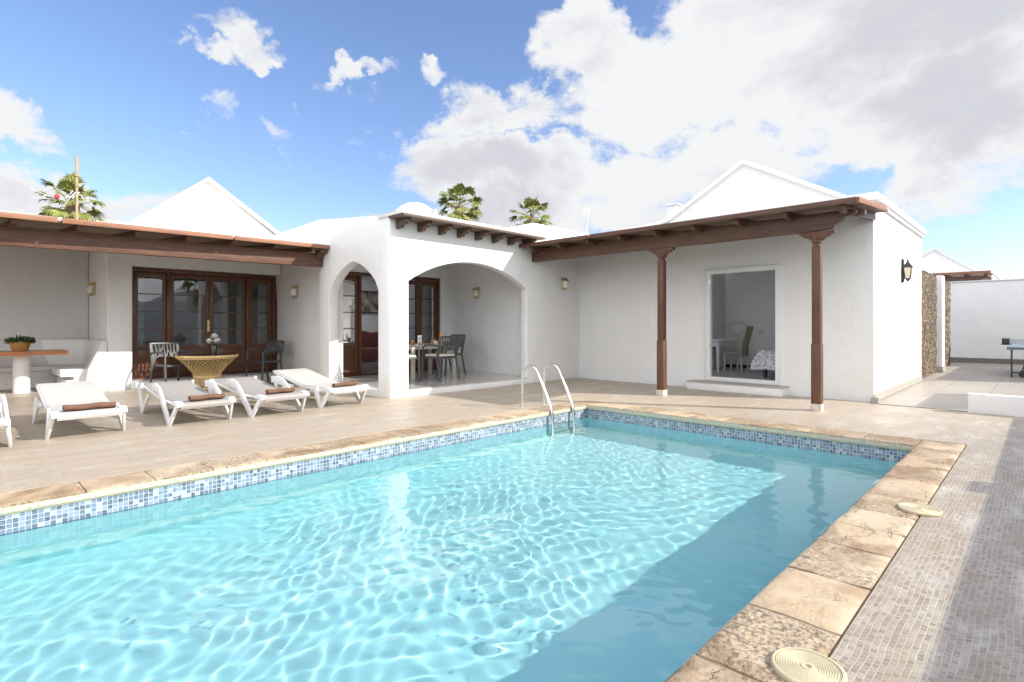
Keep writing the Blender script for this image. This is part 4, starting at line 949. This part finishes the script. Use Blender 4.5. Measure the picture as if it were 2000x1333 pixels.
# ================================================================ breakfast table on the porch
FLO = .123
dt_ = thing('dining_table', 'grey slatted dining table laid for breakfast under the wide arch', 'table', (-9.72, 7.17, FLO), 0, None, True)
mb = MB()
for k in range(6): mb.box(-.46 + k * .154, -.46 + k * .154 + .148, -.60, .60, .70, .722)
mb.build('table_top', M['greytable'], dt_, bevel=.003)
MB().box(-.44, .44, -.58, -.54, .63, .699).box(-.44, .44, .54, .58, .63, .699).box(-.44, -.40, -.54, .54, .63, .699).box(.40, .44, -.54, .54, .63, .699).build('apron', M['greytable'], dt_)
for a in (-1, 1):
    for b_ in (-1, 1): MB().box(a * .42 - .035, a * .42 + .035, b_ * .54 - .035, b_ * .54 + .035, 0, .629).build('leg', M['greytable'], dt_, bevel=.004)
g_ = 'grey resin armchairs with branch pattern'
make_chair((-8.98, 7.08, FLO), R(184), 'grey armchair seen from behind at the near long side of the breakfast table')
seat_cushion((-8.98, 7.08, FLO + .49), R(184), 'cream cushion on the armchair at the near long side of the breakfast table')
make_chair((-9.88, 8.02, FLO), R(-94), 'black-looking armchair at the far end of the breakfast table, half behind the nearer one')
seat_cushion((-9.88, 8.02, FLO + .49), R(-94), 'cream cushion on the armchair at the far end of the breakfast table')
make_chair((-9.20, 6.28, FLO), R(90), 'armchair at the near end of the breakfast table, mostly hidden by the porch corner')
seat_cushion((-9.20, 6.28, FLO + .49), R(90), 'cream cushion on the armchair mostly hidden by the porch corner')
make_chair((-10.38, 7.2, FLO), R(0), 'armchair on the far long side of the breakfast table, behind the glasses')
TT = FLO + .723
def glass_of_juice(x, y, label):
    t = thing('juice_glass', label, 'glass', (x, y, TT), 0, 'glasses of orange juice on the breakfast table', True)
    MB().lathe([(.028, 0), (.036, .11), (.034, .11), (.026, .006), (.001, .005)], (0, 0, 0), 14).build('glass', M['clear'], t, smooth=50)
    MB().lathe([(.0255, .007), (.0325, .085), (.001, .085)], (0, 0, 0), 14).build('juice', M['juice'], t, smooth=50)
glass_of_juice(-9.34, 6.64, 'glass of orange juice nearest the porch corner'); glass_of_juice(-9.45, 6.72, 'glass of orange juice between the corner glass and the tall shakers')
glass_of_juice(-9.38, 7.18, 'glass of orange juice right of the tall shakers'); glass_of_juice(-9.80, 7.58, 'glass of orange juice behind the chair back, right of the orange')
for k, (x, y) in enumerate(((-9.50, 6.92), (-9.56, 7.02))):
    t = thing('shaker', ('tall pale shaker nearer the porch corner on the breakfast table', 'tall pale shaker nearer the orange bottle on the breakfast table')[k], 'shaker', (x, y, TT), 0, 'tall shakers on the breakfast table', True)
    MB().lathe([(.024, 0), (.022, .12), (.02, .15)], (0, 0, 0), 12).build('body', M['porcelain'], t, smooth=50); MB().lathe([(.02, .151), (.022, .185), (.012, .20)], (0, 0, 0), 12).build('cap', M['steel'], t, smooth=50)
t = MB().lathe([(.03, 0), (.055, .01), (.06, .065), (.055, .065), (.03, .012)], (-9.48, 7.34, TT), 18).build('bowl', M['porcelain'], None, smooth=50); prop(t, 'small white bowl on the breakfast table beside the orange bottle', 'bowl')
t = thing('juice_bottle', 'round-topped bottle of orange juice on the breakfast table', 'bottle', (-9.50, 7.52, TT), 0, None, True)
MB().lathe([(.045, 0), (.055, .02), (.055, .10), (.03, .14), (.02, .15)], (0, 0, 0), 16).build('bottle', M['juice'], t, smooth=60)
MB().ball((0, 0, .175), .038, 14, 10).build('stopper', M['orange'], t, smooth=60)
t = MB().ball((0, 0, .022), .03, 12, 8, .7).build('bread_roll', mat('bread_crust', (.50, .26, .10), .8, .3, 20), None, smooth=60); t.location = (-9.35, 6.84, TT); prop(t, 'small brown bread roll left of the tall shakers', 'bread')

# ================================================================ pool ladder
ld = thing('pool_ladder', 'polished steel pool ladder with two looped handrails in the far corner of the pool', 'ladder', (-5.3, 6.38, 0), 0, None, True)
for y in (-.26, .24):
    pts = [(-.43, y, 0.0), (-.43, y, .46)]
    cx_, cz_, r_ = -.265, .47, .165
    for k in range(1, 10): a = R(180 - k * 17.5); pts.append((cx_ + r_ * math.cos(a), y, cz_ + r_ * math.sin(a)))
    pts += [(.13, y, .06), (.165, y, -.06), (.17, y, -.2), (.17, y, -1.1)]
    MB().tube(pts, .0205, 12, (0, 1, 0)).build('handrail', M['steel'], ld, smooth=60)
    MB().lathe([(.045, 0), (.045, .008), (.028, .018)], (-.43, y, .0), 16).build('flange', M['steel'], ld, smooth=40)
for z in (-.235, -.5, -.76): MB().box(.13, .21, -.245, .225, z - .012, z + .012).build('step', M['steel'], ld, bevel=.004)

# ================================================================ skimmer lids
for loc, r_, lb in (((-.603, 4.56, .004), .122, 'round cream skimmer lid on the coping, the farther one'), ((-.612, 2.16, .004), .122, 'round cream skimmer lid with ringed top, at the bottom of the picture')):
    t = thing('skimmer_lid', lb, 'lid', loc, 0, 'round lids on the pool coping', True)
    MB().lathe([(r_, 0), (r_, .012), (r_ - .006, .016), (r_ - .014, .016), (r_ - .014, .010), (r_ - .016, .010)], (0, 0, 0), 48).build('rim', M['lid'], t, smooth=30)
    pr = [(r_ - .017, .004), (r_ - .017, .014)]; q = r_ - .019
    for k in range(9): pr += [(q, .014), (q - .0012, .0115), (q - .003, .0115), (q - .0042, .014)]; q -= .0085
    pr += [(.022, .014), (.022, .0165), (.012, .0165), (.012, .008), (.001, .008)]
    MB().lathe(pr, (0, 0, 0), 48).build('cover', M['lid'], t, smooth=30)
    MB().lathe([(.0115, .0081), (.0115, .0095), (.001, .0095)], (0, 0, 0), 12).build('hole', M['iron'], t)

# ================================================================ through the doors: living room and bedroom
o = thing('painting', 'dark framed painting on the living room wall seen through the pointed arch', 'picture', (-16.18, 9.78, 2.03), 0, None, True)
MB().box(0, .03, -.40, .40, -.33, .33).build('canvas', M['paint'], o); MB().box(0, .045, -.44, -.40, -.37, .37).box(0, .045, .40, .44, -.37, .37).box(0, .045, -.40, .40, .33, .37).box(0, .045, -.40, .40, -.37, -.33).build('frame', M['dark'], o)
o = thing('sofa', 'maroon sofa with curved backrest seen through the pointed arch', 'sofa', (-15.2, 9.1, .12), 0, None, True)
MB().box(-.45, .45, -1.0, 1.0, .05, .42).build('seat', M['sofa'], o, bevel=.05)
MB().prism([(-1.0, .3)] + [(-1 + 2 * k / 20, .85 + .10 * math.sin(math.pi * k / 20) + .03 * math.sin(math.pi * k / 4)) for k in range(21)] + [(1.0, .3)], 'X', -.62, -.38).build('backrest', M['sofa'], o, bevel=.04)
for s in (-1, 1): MB().box(-.5, .45, s * 1.08 - .1, s * 1.08 + .1, .05, .66).build('armrest', M['sofa'], o, bevel=.06)
o = thing('table_lamp', 'table lamp with cream shade beside the maroon sofa', 'lamp', (-15.6, 10.45, .12), 0, None, True)
MB().lathe([(.22, .55), (.22, .58), (.05, .58), (.04, 0.0), (.18, 0)][::-1], (0, 0, 0), 20).build('stand', M['dark'], o); MB().lathe([(.08, .58), (.10, .7), (.05, .9), (.02, 1.0)], (0, 0, 0), 16).build('base', M['porcelain'], o, smooth=60)
MB().lathe([(.22, .98), (.15, 1.30), (.145, 1.30), (.215, .98)], (0, 0, 0), 24).build('lamp_shade', M['shade'], o, smooth=50)
# bedroom
BF = .15
o = thing('desk', 'white writing desk with two small drawers inside the bedroom', 'desk', (-5.72, 13.1, BF), 0, None, True)
MB().box(-.32, .30, -.62, .62, .72, .75).build('desk_top', M['pvc'], o, bevel=.008)
MB().box(-.28, .26, -.58, .58, .60, .719).build('apron', M['pvc'], o)
for s in (-1, 1):
    MB().box(.26, .275, s * .28 - .22, s * .28 + .22, .615, .705).build('drawer', M['pvc'], o, bevel=.004)
    MB().tube([(.275, s * .28 - .06, .66), (.295, s * .28 - .04, .655), (.295, s * .28 + .04, .655), (.275, s * .28 + .06, .66)], .006).build('handle', M['brass'], o)
for a in (-.27, .25):
    for b_ in (-.57, .57): MB().bar((a, b_, 0), (a, b_, .60), .04, .04, (0, 1, 0), .065, .065).build('leg', M['pvc'], o, bevel=.005)
o = thing('bedroom_chair', 'cream chair with tall olive backrest at the bedroom desk', 'chair', (-5.34, 13.25, BF), R(180), None, True)
MB().box(-.22, .22, -.22, .22, .43, .48).build('seat', M['olive'], o, bevel=.015)
MB().prism([(-.22, .36), (-.175, .36), (-.17, .60), (-.235, .85), (-.315, 1.08), (-.345, 1.08), (-.285, .85), (-.22, .60)], 'Y', -.21, .21).build('backrest', M['olive'], o, bevel=.012)
for a in (-.19, .19):
    for b_ in (-.19, .19): MB().bar((a * 1.08, b_, 0), (a, b_, .43), .03, .03, (0, 1, 0)).build('leg', M['cream'], o)
o = thing('bed', 'bed with white and blue-grey patterned bedspread just inside the bedroom doorway', 'bed', (-3.6, 12.75, BF), 0, None, True)
MB().box(-.70, 1.1, -.85, .95, .20, .32).build('bed_base', M['iron'], o)
for a in (-.62,):
    for b_ in (-.75, .85): MB().box(a - .03, a + .03, b_ - .03, b_ + .03, 0, .20).build('leg', M['iron'], o)
nx, ny = 40, 40; vs = []; fs = []; rb = random.Random(4)
for j in range(ny + 1):
    for i in range(nx + 1):
        x = -1.10 + 2.2 * i / nx; y = -1.25 + 2.5 * j / ny
        ex = max(0, -.70 - x); ey = max(0, -.86 - y, y - .96)
        z = .58 + .01 * math.sin(x * 9 + y * 5)
        e = max(ex, ey)
        wv_ = .03 * math.sin((y if ex > ey else x) * 17) * min(1, e * 4)
        X = x if ex < .01 else -.70 - .10 * (1 - math.exp(-ex * 6)) - ex * .18 - wv_
        Y = y if ey < .01 else (-.86 - .08 * (1 - math.exp(-ey * 6)) - ey * .15 + wv_ if y < 0 else .96 + .08 + wv_)
        vs.append((X, Y, z - .02 * min(1, e * 20) - e * .98))
for j in range(ny):
    for i in range(nx): q = j * (nx + 1) + i; fs.append((q, q + 1, q + nx + 2, q + nx + 1))
MB().add(vs, fs).build('bedspread', M['spread'], o, smooth=60)
MB().box(-.68, 1.1, -.84, .94, .32, .56).build('mattress', M['porcelain'], o, bevel=.04)
o = MB().box(-5.16, -5.06, 14.25, 14.262, 1.05, 1.13).build('light_switch', M['socket'], None); prop(o, 'small light switch on the back wall of the bedroom', 'switch')
o = MB().prism([(-.32 + .64 * k / 16, .02 + .16 * math.sin(math.pi * k / 16)) for k in range(17)] + [(.28 - .56 * k / 16, .0 + .12 * math.sin(math.pi * k / 16)) for k in range(17)], 'Y', -.02, .0).box(-.12, .12, -.02, 0, -.22, -.19).box(-.12, -.10, -.02, 0, -.19, -.02).box(.10, .12, -.02, 0, -.19, -.02).build('arched_mirror_frame', M['pvc'], None)
o.location = (-5.70, 14.25, 1.22); prop(o, 'white arched frame above the desk on the bedroom wall', 'frame')

# ================================================================ right side: stone wall, back wall, low wall, table tennis
def rough_wall(name, x0, x1, y0, y1, z1, label, amp=.05, seed=0):
    rr = random.Random(seed); mb = MB(); ny = int((y1 - y0) / .09); nz = int(z1 / .09)
    h = [[amp * (.5 * rr.random() + .5 * math.sin(i * 1.7 + j * 2.3 + seed) * math.sin(j * 1.1 - i * .6)) for j in range(nz + 1)] for i in range(ny + 1)]
    vs = []; fs = []
    for i in range(ny + 1):
        for j in range(nz + 1): vs.append((x1 - amp + h[i][j], y0 + (y1 - y0) * i / ny, z1 * j / nz + (rr.uniform(-.03, .03) if j == nz else 0)))
    for i in range(ny):
        for j in range(nz): q = i * (nz + 1) + j; fs.append((q, q + nz + 1, q + nz + 2, q + 1))
    n = len(vs)
    for i in range(ny + 1):
        for j in range(nz + 1): vs.append((x0, vs[i * (nz + 1) + j][1], vs[i * (nz + 1) + j][2]))
    for i in range(ny):
        for j in range(nz): q = n + i * (nz + 1) + j; fs.append((q, q + 1, q + nz + 2, q + nz + 1))
    for i in range(ny): a = i * (nz + 1) + nz; b_ = a + nz + 1; fs.append((a, b_, n + b_, n + a))
    for i in (0, ny):
        for j in range(nz): a = i * (nz + 1) + j; fs.append((a, a + 1, n + a + 1, n + a))
    return prop(mb.add(vs, fs).build(name, M['lava'], None, smooth=30), label, 'wall', 'stone clad walls by the side passage')
rough_wall('stone_wall', -2.6, -2.05, 15.50, 18.45, 2.56, 'rough brown lava stone wall joining the white end wall', .035, 1)
rough_wall('stone_wall', -2.6, -2.12, 19.2, 22.2, 2.60, 'rough brown lava stone wall beyond the narrow white pier', .035, 5)
t = thing('wall_pier', 'narrow white pier between the two lava stone walls', 'pier', (-2.1, 18.9, 0))
MB().box(-2.45, -1.97, 18.62, 19.15, 0, 2.60).build('pier_wall', P_, t, bevel=.02); MB().box(-2.40, -1.955, 18.605, 19.16, 0, .14).build('skirting', M['skirting'], t)
t = thing('garden_wall', 'tall plain white wall closing the side terrace behind the table tennis table', 'wall', (0, 23.7, 0))
MB().box(-2.6, 6.0, 23.7, 23.9, 0, 2.70).build('wall', P_, t, bevel=.01); MB().box(-2.6, 6.0, 23.66, 23.93, 2.702, 2.735).build('wall_cap', P_, t, bevel=.006)
MB().box(-2.6, 6.0, 23.685, 23.70, 0, .17).build('skirting', mat('dark_skirting', (.15, .135, .12), .5, .1, 8), t)
t = thing('low_wall', 'knee-high white wall edging the steps at the right edge of the picture', 'wall', (0, 10.3, 0))
MB().box(-.79, 2.4, 10.20, 10.36, -.05, .27).build('front', P_, t, bevel=.01)
# boundary wall outside the picture on the right: gives the long shadow along the deck
t = thing('boundary_wall', 'white boundary wall outside the right edge of the picture, its shadow lying along the deck', 'wall', (2.4, 5, 0))
MB().box(2.4, 2.6, -9, 6.9, -.3, 1.86).build('wall', P_, t); MB().box(2.37, 2.6, 6.90, 7.25, -.3, 1.92).build('pillar', P_, t); MB().box(2.4, 2.6, 7.25, 12.5, -.3, 1.86).build('wall', P_, t)
MB().box(2.4, 2.6, 12.5, 14.9, -.3, 2.62).build('wall', P_, t); MB().box(2.0, 2.2, 18.1, 23.6, -.3, 2.62).build('wall', P_, t)
MB().box(2.2, 2.6, 18.1, 18.3, -.3, 2.62).build('wall', P_, t)
# table tennis table
t = thing('table_tennis_table', 'table tennis table with pale blue top on black wheeled legs, cut by the right edge', 'table', (.25, 18.4, -.012), 0, None, True)
MB().box(-.90, .66, -.55, 2.15, .735, .762).build('table_top', M['tt'], t); MB().box(-.905, .665, -.556, 2.156, .675, .7345).build('frame', M['ttside'], t)
ob = MB()
ob.bar((-.82, -.45, .68), (-.82, -.45, .08), .035, .035, (0, 1, 0)).bar((-.5, -.3, .68), (-.64, -.3, .14), .03, .03, (0, 1, 0)).bar((-.42, -.3, .68), (-.60, -.3, .14), .03, .03, (0, 1, 0)).bar((-.82, -.45, .12), (-.60, -.45, .12), .03, .03, (0, 1, 0))
ob.build('leg', M['iron'], t); MB().box(-.84, -.80, -.47, -.43, 0, .08).build('foot', M['iron'], t)
for dy in (-.33, -.27):
    w_ = MB(); w_.lathe([(.02, -.015), (.075, -.015), (.082, -.008), (.082, .008), (.075, .015), (.02, .015)], (0, 0, 0), 18); w_.xf(Matrix.Translation((-.62, dy, .083)) @ Matrix.Rotation(R(90), 4, 'X')); w_.build('wheel', M['iron'], t, smooth=40)
MB().box(-.92, .7, .80, .806, .775, .91).build('net', M['net'], t)
MB().box(-1.05, -.90, .77, .84, .77, .925).box(-1.07, -.86, .74, .87, .755, .7695).build('net_clamp', M['iron'], t, bevel=.008)
# neighbour's house
t = thing('neighbour_house', 'far white house with a low gable and brown porch beams beyond the garden wall', 'house', (-3.5, 30, 0))
MB().prism([(-5.6, 0), (-1.56, 0), (-1.56, 3.42), (-2.0, 3.52), (-3.45, 4.62), (-5.6, 3.2)], 'Y', 30, 30.3).build('gable', P_, t)
MB().prism([(-1.75, 3.46), (-2.0, 3.54), (-3.45, 4.66), (-5.8, 3.2), (-5.8, 3.1), (-3.45, 4.55), (-2.0, 3.45), (-1.75, 3.37)], 'Y', 29.9, 37).build('roof', M['farroof'], t)
MB().box(-1.74, -1.5, 29.9, 37, 3.42, 3.62).build('parapet', P_, t, bevel=.02); MB().box(-1.8, -1.56, 30.3, 37, 0, 3.42).build('wall', P_, t)
MB().prism([(-4.2, 2.92), (-2.3, 2.92), (-2.15, 2.80), (-2.0, 2.86), (-1.92, 2.95), (-1.7, 3.02), (-1.55, 3.10), (-1.55, 3.16), (-4.2, 3.16)], 'Y', 27.6, 27.7).build('beam', M['beamx'], t)
MB().box(-4.3, -1.45, 27.4, 27.46, 3.24, 3.33).build('fascia', M['fascia'], t); MB().prism([(27.46, 3.25), (29.98, 3.33), (29.98, 3.37), (27.46, 3.30)], 'X', -4.3, -1.45).build('porch_roof', M['farroof'], t)
for x in (-4.0, -3.4, -2.8, -2.2, -1.6): MB().box(x - .05, x + .05, 27.45, 29.98, 3.161, 3.24).build('rafter', M['beam'], t)
for x in (-4.0, -2.25): MB().box(x - .07, x + .07, 27.58, 27.72, 0, 2.915).build('post', M['post'], t)
# houses and palms behind the camera: they only show in the door glass
t = thing('opposite_house', 'white house with low gable across the boundary wall, mirrored in the door glass', 'house', (12, 12, 0))
MB().box(9, 16, 9.5, 18, -.3, 3.1).build('wall', P_, t); MB().prism([(9.3, 3.1), (13.5, 4.9), (18.2, 3.1)], 'X', 8.8, 16.2).build('roof', M['farroof'], t)
MB().box(8.97, 8.999, 11, 12.2, 0, 2.1).build('door', M['door'], t)
t = thing('street_wall', 'plain white wall beyond the boundary wall, mirrored in the door glass', 'wall', (8, 0, 0)); MB().box(8.0, 8.2, -20, 9.3, -.3, 2.6).build('wall', P_, t)

# ================================================================ palms
def make_palm(seed, loc, hgt, crown, label, dead=18, nf=46):
    rr = random.Random(seed)
    t = thing('palm_tree', label, 'palm tree', loc, 0, 'fan palms behind the villa', True)
    pts = [(.0, 0, 0), (.05 * hgt / 10, 0, hgt * .3), (.0, .03, hgt * .6), (0, 0, hgt)]
    MB().tube(pts, .22, 12, (0, 1, 0), scale=[1.5, 1.05, .9, .95]).build('trunk', M['trunk'], t, smooth=60)
    def frond(mb, el, az, plen, fl, droop, hang=False):
        d = Vector((math.cos(el) * math.cos(az), math.cos(el) * math.sin(az), math.sin(el)))
        base = Vector((0, 0, hgt + rr.uniform(-.12, .12) * crown)); c = base + d * plen + Vector((0, 0, -droop * plen * .5))
        mb.bar(base, c, .035, .02, (0, 0, 1), .02, .012)
        d2 = (d + Vector((0, 0, -droop))).normalized(); s = d2.cross(Vector((0, 0, 1))).normalized(); u = s.cross(d2).normalized()
        tw = rr.uniform(-.5, .5); s, u = s * math.cos(tw) + u * math.sin(tw), u * math.cos(tw) - s * math.sin(tw)
        n = 19; sp = R(rr.uniform(62, 88)) if not hang else R(22)
        for k in range(n):
            a = -sp + 2 * sp * k / (n - 1); dd = (d2 * math.cos(a) + s * math.sin(a) + u * rr.uniform(-.05, .14)).normalized(); l_ = fl * (1 - .22 * abs(a) / sp) * rr.uniform(.88, 1.08)
            pr_ = dd.cross(u).normalized(); w = fl * .075
            m1 = c + dd * l_ * .45; m2 = c + dd * l_ * .78 + Vector((0, 0, -.06 * fl * (1 + droop))); tip = c + dd * l_ + Vector((0, 0, -.22 * fl * (1 + droop) * rr.uniform(.6, 1.3)))
            mb.add([c, m1 - pr_ * w, m1 + u * w * .5, m1 + pr_ * w, m2 - pr_ * w * .6, m2 + pr_ * w * .6, tip], [(0, 1, 2), (0, 2, 3), (1, 4, 5, 2), (2, 5, 3), (4, 6, 5)])
    g1 = MB()
    for k in range(nf):
        q = (k + .5) / nf; el = R(82 - 112 * q ** .9 + rr.uniform(-8, 8)); az = k * 2.39996 + rr.uniform(-.2, .2)
        frond(g1, el, az, crown * rr.uniform(.48, .70), crown * rr.uniform(.36, .48), .12 + .35 * q)
    g1.build('crown', M['green'], t)
    if dead:
        g2 = MB()
        for k in range(dead):
            az = k * 2.4 + rr.uniform(-.3, .3); frond(g2, R(rr.uniform(-62, -25)), az, crown * rr.uniform(.35, .6), crown * rr.uniform(.35, .55), .9, True)
        g2.build('dead_fronds', M['deadleaf'], t)
    return t
def at(u, v, dist):
    d = ray(u, v); d = d / math.hypot(d.x, d.y); p = Vector((0, 0, H)) + d * dist; return p
def palm_at(seed, u, v, dist, rpx, label, **k):
    p = at(u, v, dist); dep = p.x * CF.x + p.y * CF.y
    make_palm(seed, (p.x, p.y, 0), p.z, rpx * dep / FPX, label, **k)
palm_at(3, 897, 404, 34, 50, 'taller fan palm rising behind the roof right of the white dome', dead=16, nf=36)
palm_at(9, 1037, 424, 40, 47, 'smaller fan palm just above the white roof block', dead=5, nf=34)
palm_at(5, 141, 402, 24, 62, 'large fan palm with hanging dead fronds above the left pergola', dead=44, nf=36)
make_palm(21, (8.4, 10.2, 0), 4.3, 1.5, 'fan palm across the boundary wall, mirrored in the door glass', dead=10)

# ================================================================ roof clutter
p = at(150, 440, 19.5); top = at(150, 307, 19.5).z
t = thing('antenna_mast', 'weathered wooden antenna mast tied with wire in front of the left palm', 'antenna', (p.x, p.y, 3.2), 0, None, True)
hh = top - 3.2
MB().tube([(0, 0, 0), (.01, 0, hh * .5), (0, 0, hh * .84)], .032, 8, (0, 1, 0)).tube([(0, 0, hh * .84), (0, 0, hh)], .04, 8, (0, 1, 0)).build('pole', M['pole'], t, smooth=60)
mb = MB().lathe([(.06, 0), (.065, .03), (.06, .06)], (0, 0, hh * .80), 10).lathe([(.055, 0), (.06, .03)], (0, 0, hh * .70), 10)
mb.build('clamp', M['deadleaf'], t, smooth=50)
k_ = 19.5 / FPX
def loc(du, dv, dd=0): v = CR * (du * k_) + CF * dd; return Vector((v.x, v.y, hh - dv * k_ * 1.0))
MB().tube([loc(-1, 58), loc(-10, 62), loc(-20, 76)], .022, 6).tube([loc(0, 58), loc(7, 59), loc(10, 64), loc(8, 69), loc(1, 72)], .014, 6).build('cable', M['cream'], t, smooth=60)
ab = MB()
for a in range(3): ab.tube([loc(-12 + a * 5, 64, -.1), loc(-19 + a * 5, 48 + a, .3)], .012, 5)
ab.tube([loc(-34, 64), loc(-2, 60)], .010, 5).build('antenna_rods', M['white_pl'], t)
MB().tube([loc(-33, 63), loc(-50, 57), loc(-70, 49)], .010, 6).tube([loc(-33, 65), loc(-50, 63.5), loc(-71, 62)], .010, 6).build('antenna_arm', M['white_pl'], t)
MB().lathe([(.02, 0), (.06, .04), (.065, .11), (.03, .15)], loc(-30, 65), 12).build('red_cap', M['red'], t, smooth=50)
p = at(1146, 446, 17); zt = at(1146, 414, 17).z
t = thing('satellite_dish', 'small white round dish on a thin pole above the flat roof', 'antenna', (p.x, p.y, 3.15), 0, None, True)
MB().tube([(0, 0, 0), (0, 0, zt - 3.15)], .022, 8, (0, 1, 0)).build('pole', M['chimney'], t, smooth=60)
dsh = MB().lathe([(.001, 0), (.06, .008), (.105, .03), (.11, .032), (.06, .016), (.001, .012)], (0, 0, 0), 24); dsh.xf(Matrix.Translation((0, 0, zt - 3.15)) @ Matrix.Rotation(TH, 4, 'Z') @ Matrix.Rotation(R(80), 4, 'X')); dsh.build('dish', M['white_pl'], t, smooth=60)
dsh = MB().lathe([(.025, 0), (.025, .05)], (0, 0, 0), 10); dsh.xf(Matrix.Translation((0, 0, zt - 3.15)) @ Matrix.Rotation(TH, 4, 'Z') @ Matrix.Rotation(R(80), 4, 'X')); dsh.build('receiver', M['skirting'], t)
p = at(1317, 412, 15.5)
t = thing('chimney', 'small white chimney behind the slope of the right gable', 'chimney', (p.x, p.y, 3.1))
MB().box(p.x - .14, p.x + .14, p.y - .14, p.y + .14, 3.1, p.z + .12).build('stack', P_, t, bevel=.01); MB().box(p.x - .18, p.x + .18, p.y - .18, p.y + .18, p.z + .121, p.z + .16).build('chimney_cap', P_, t, bevel=.008)
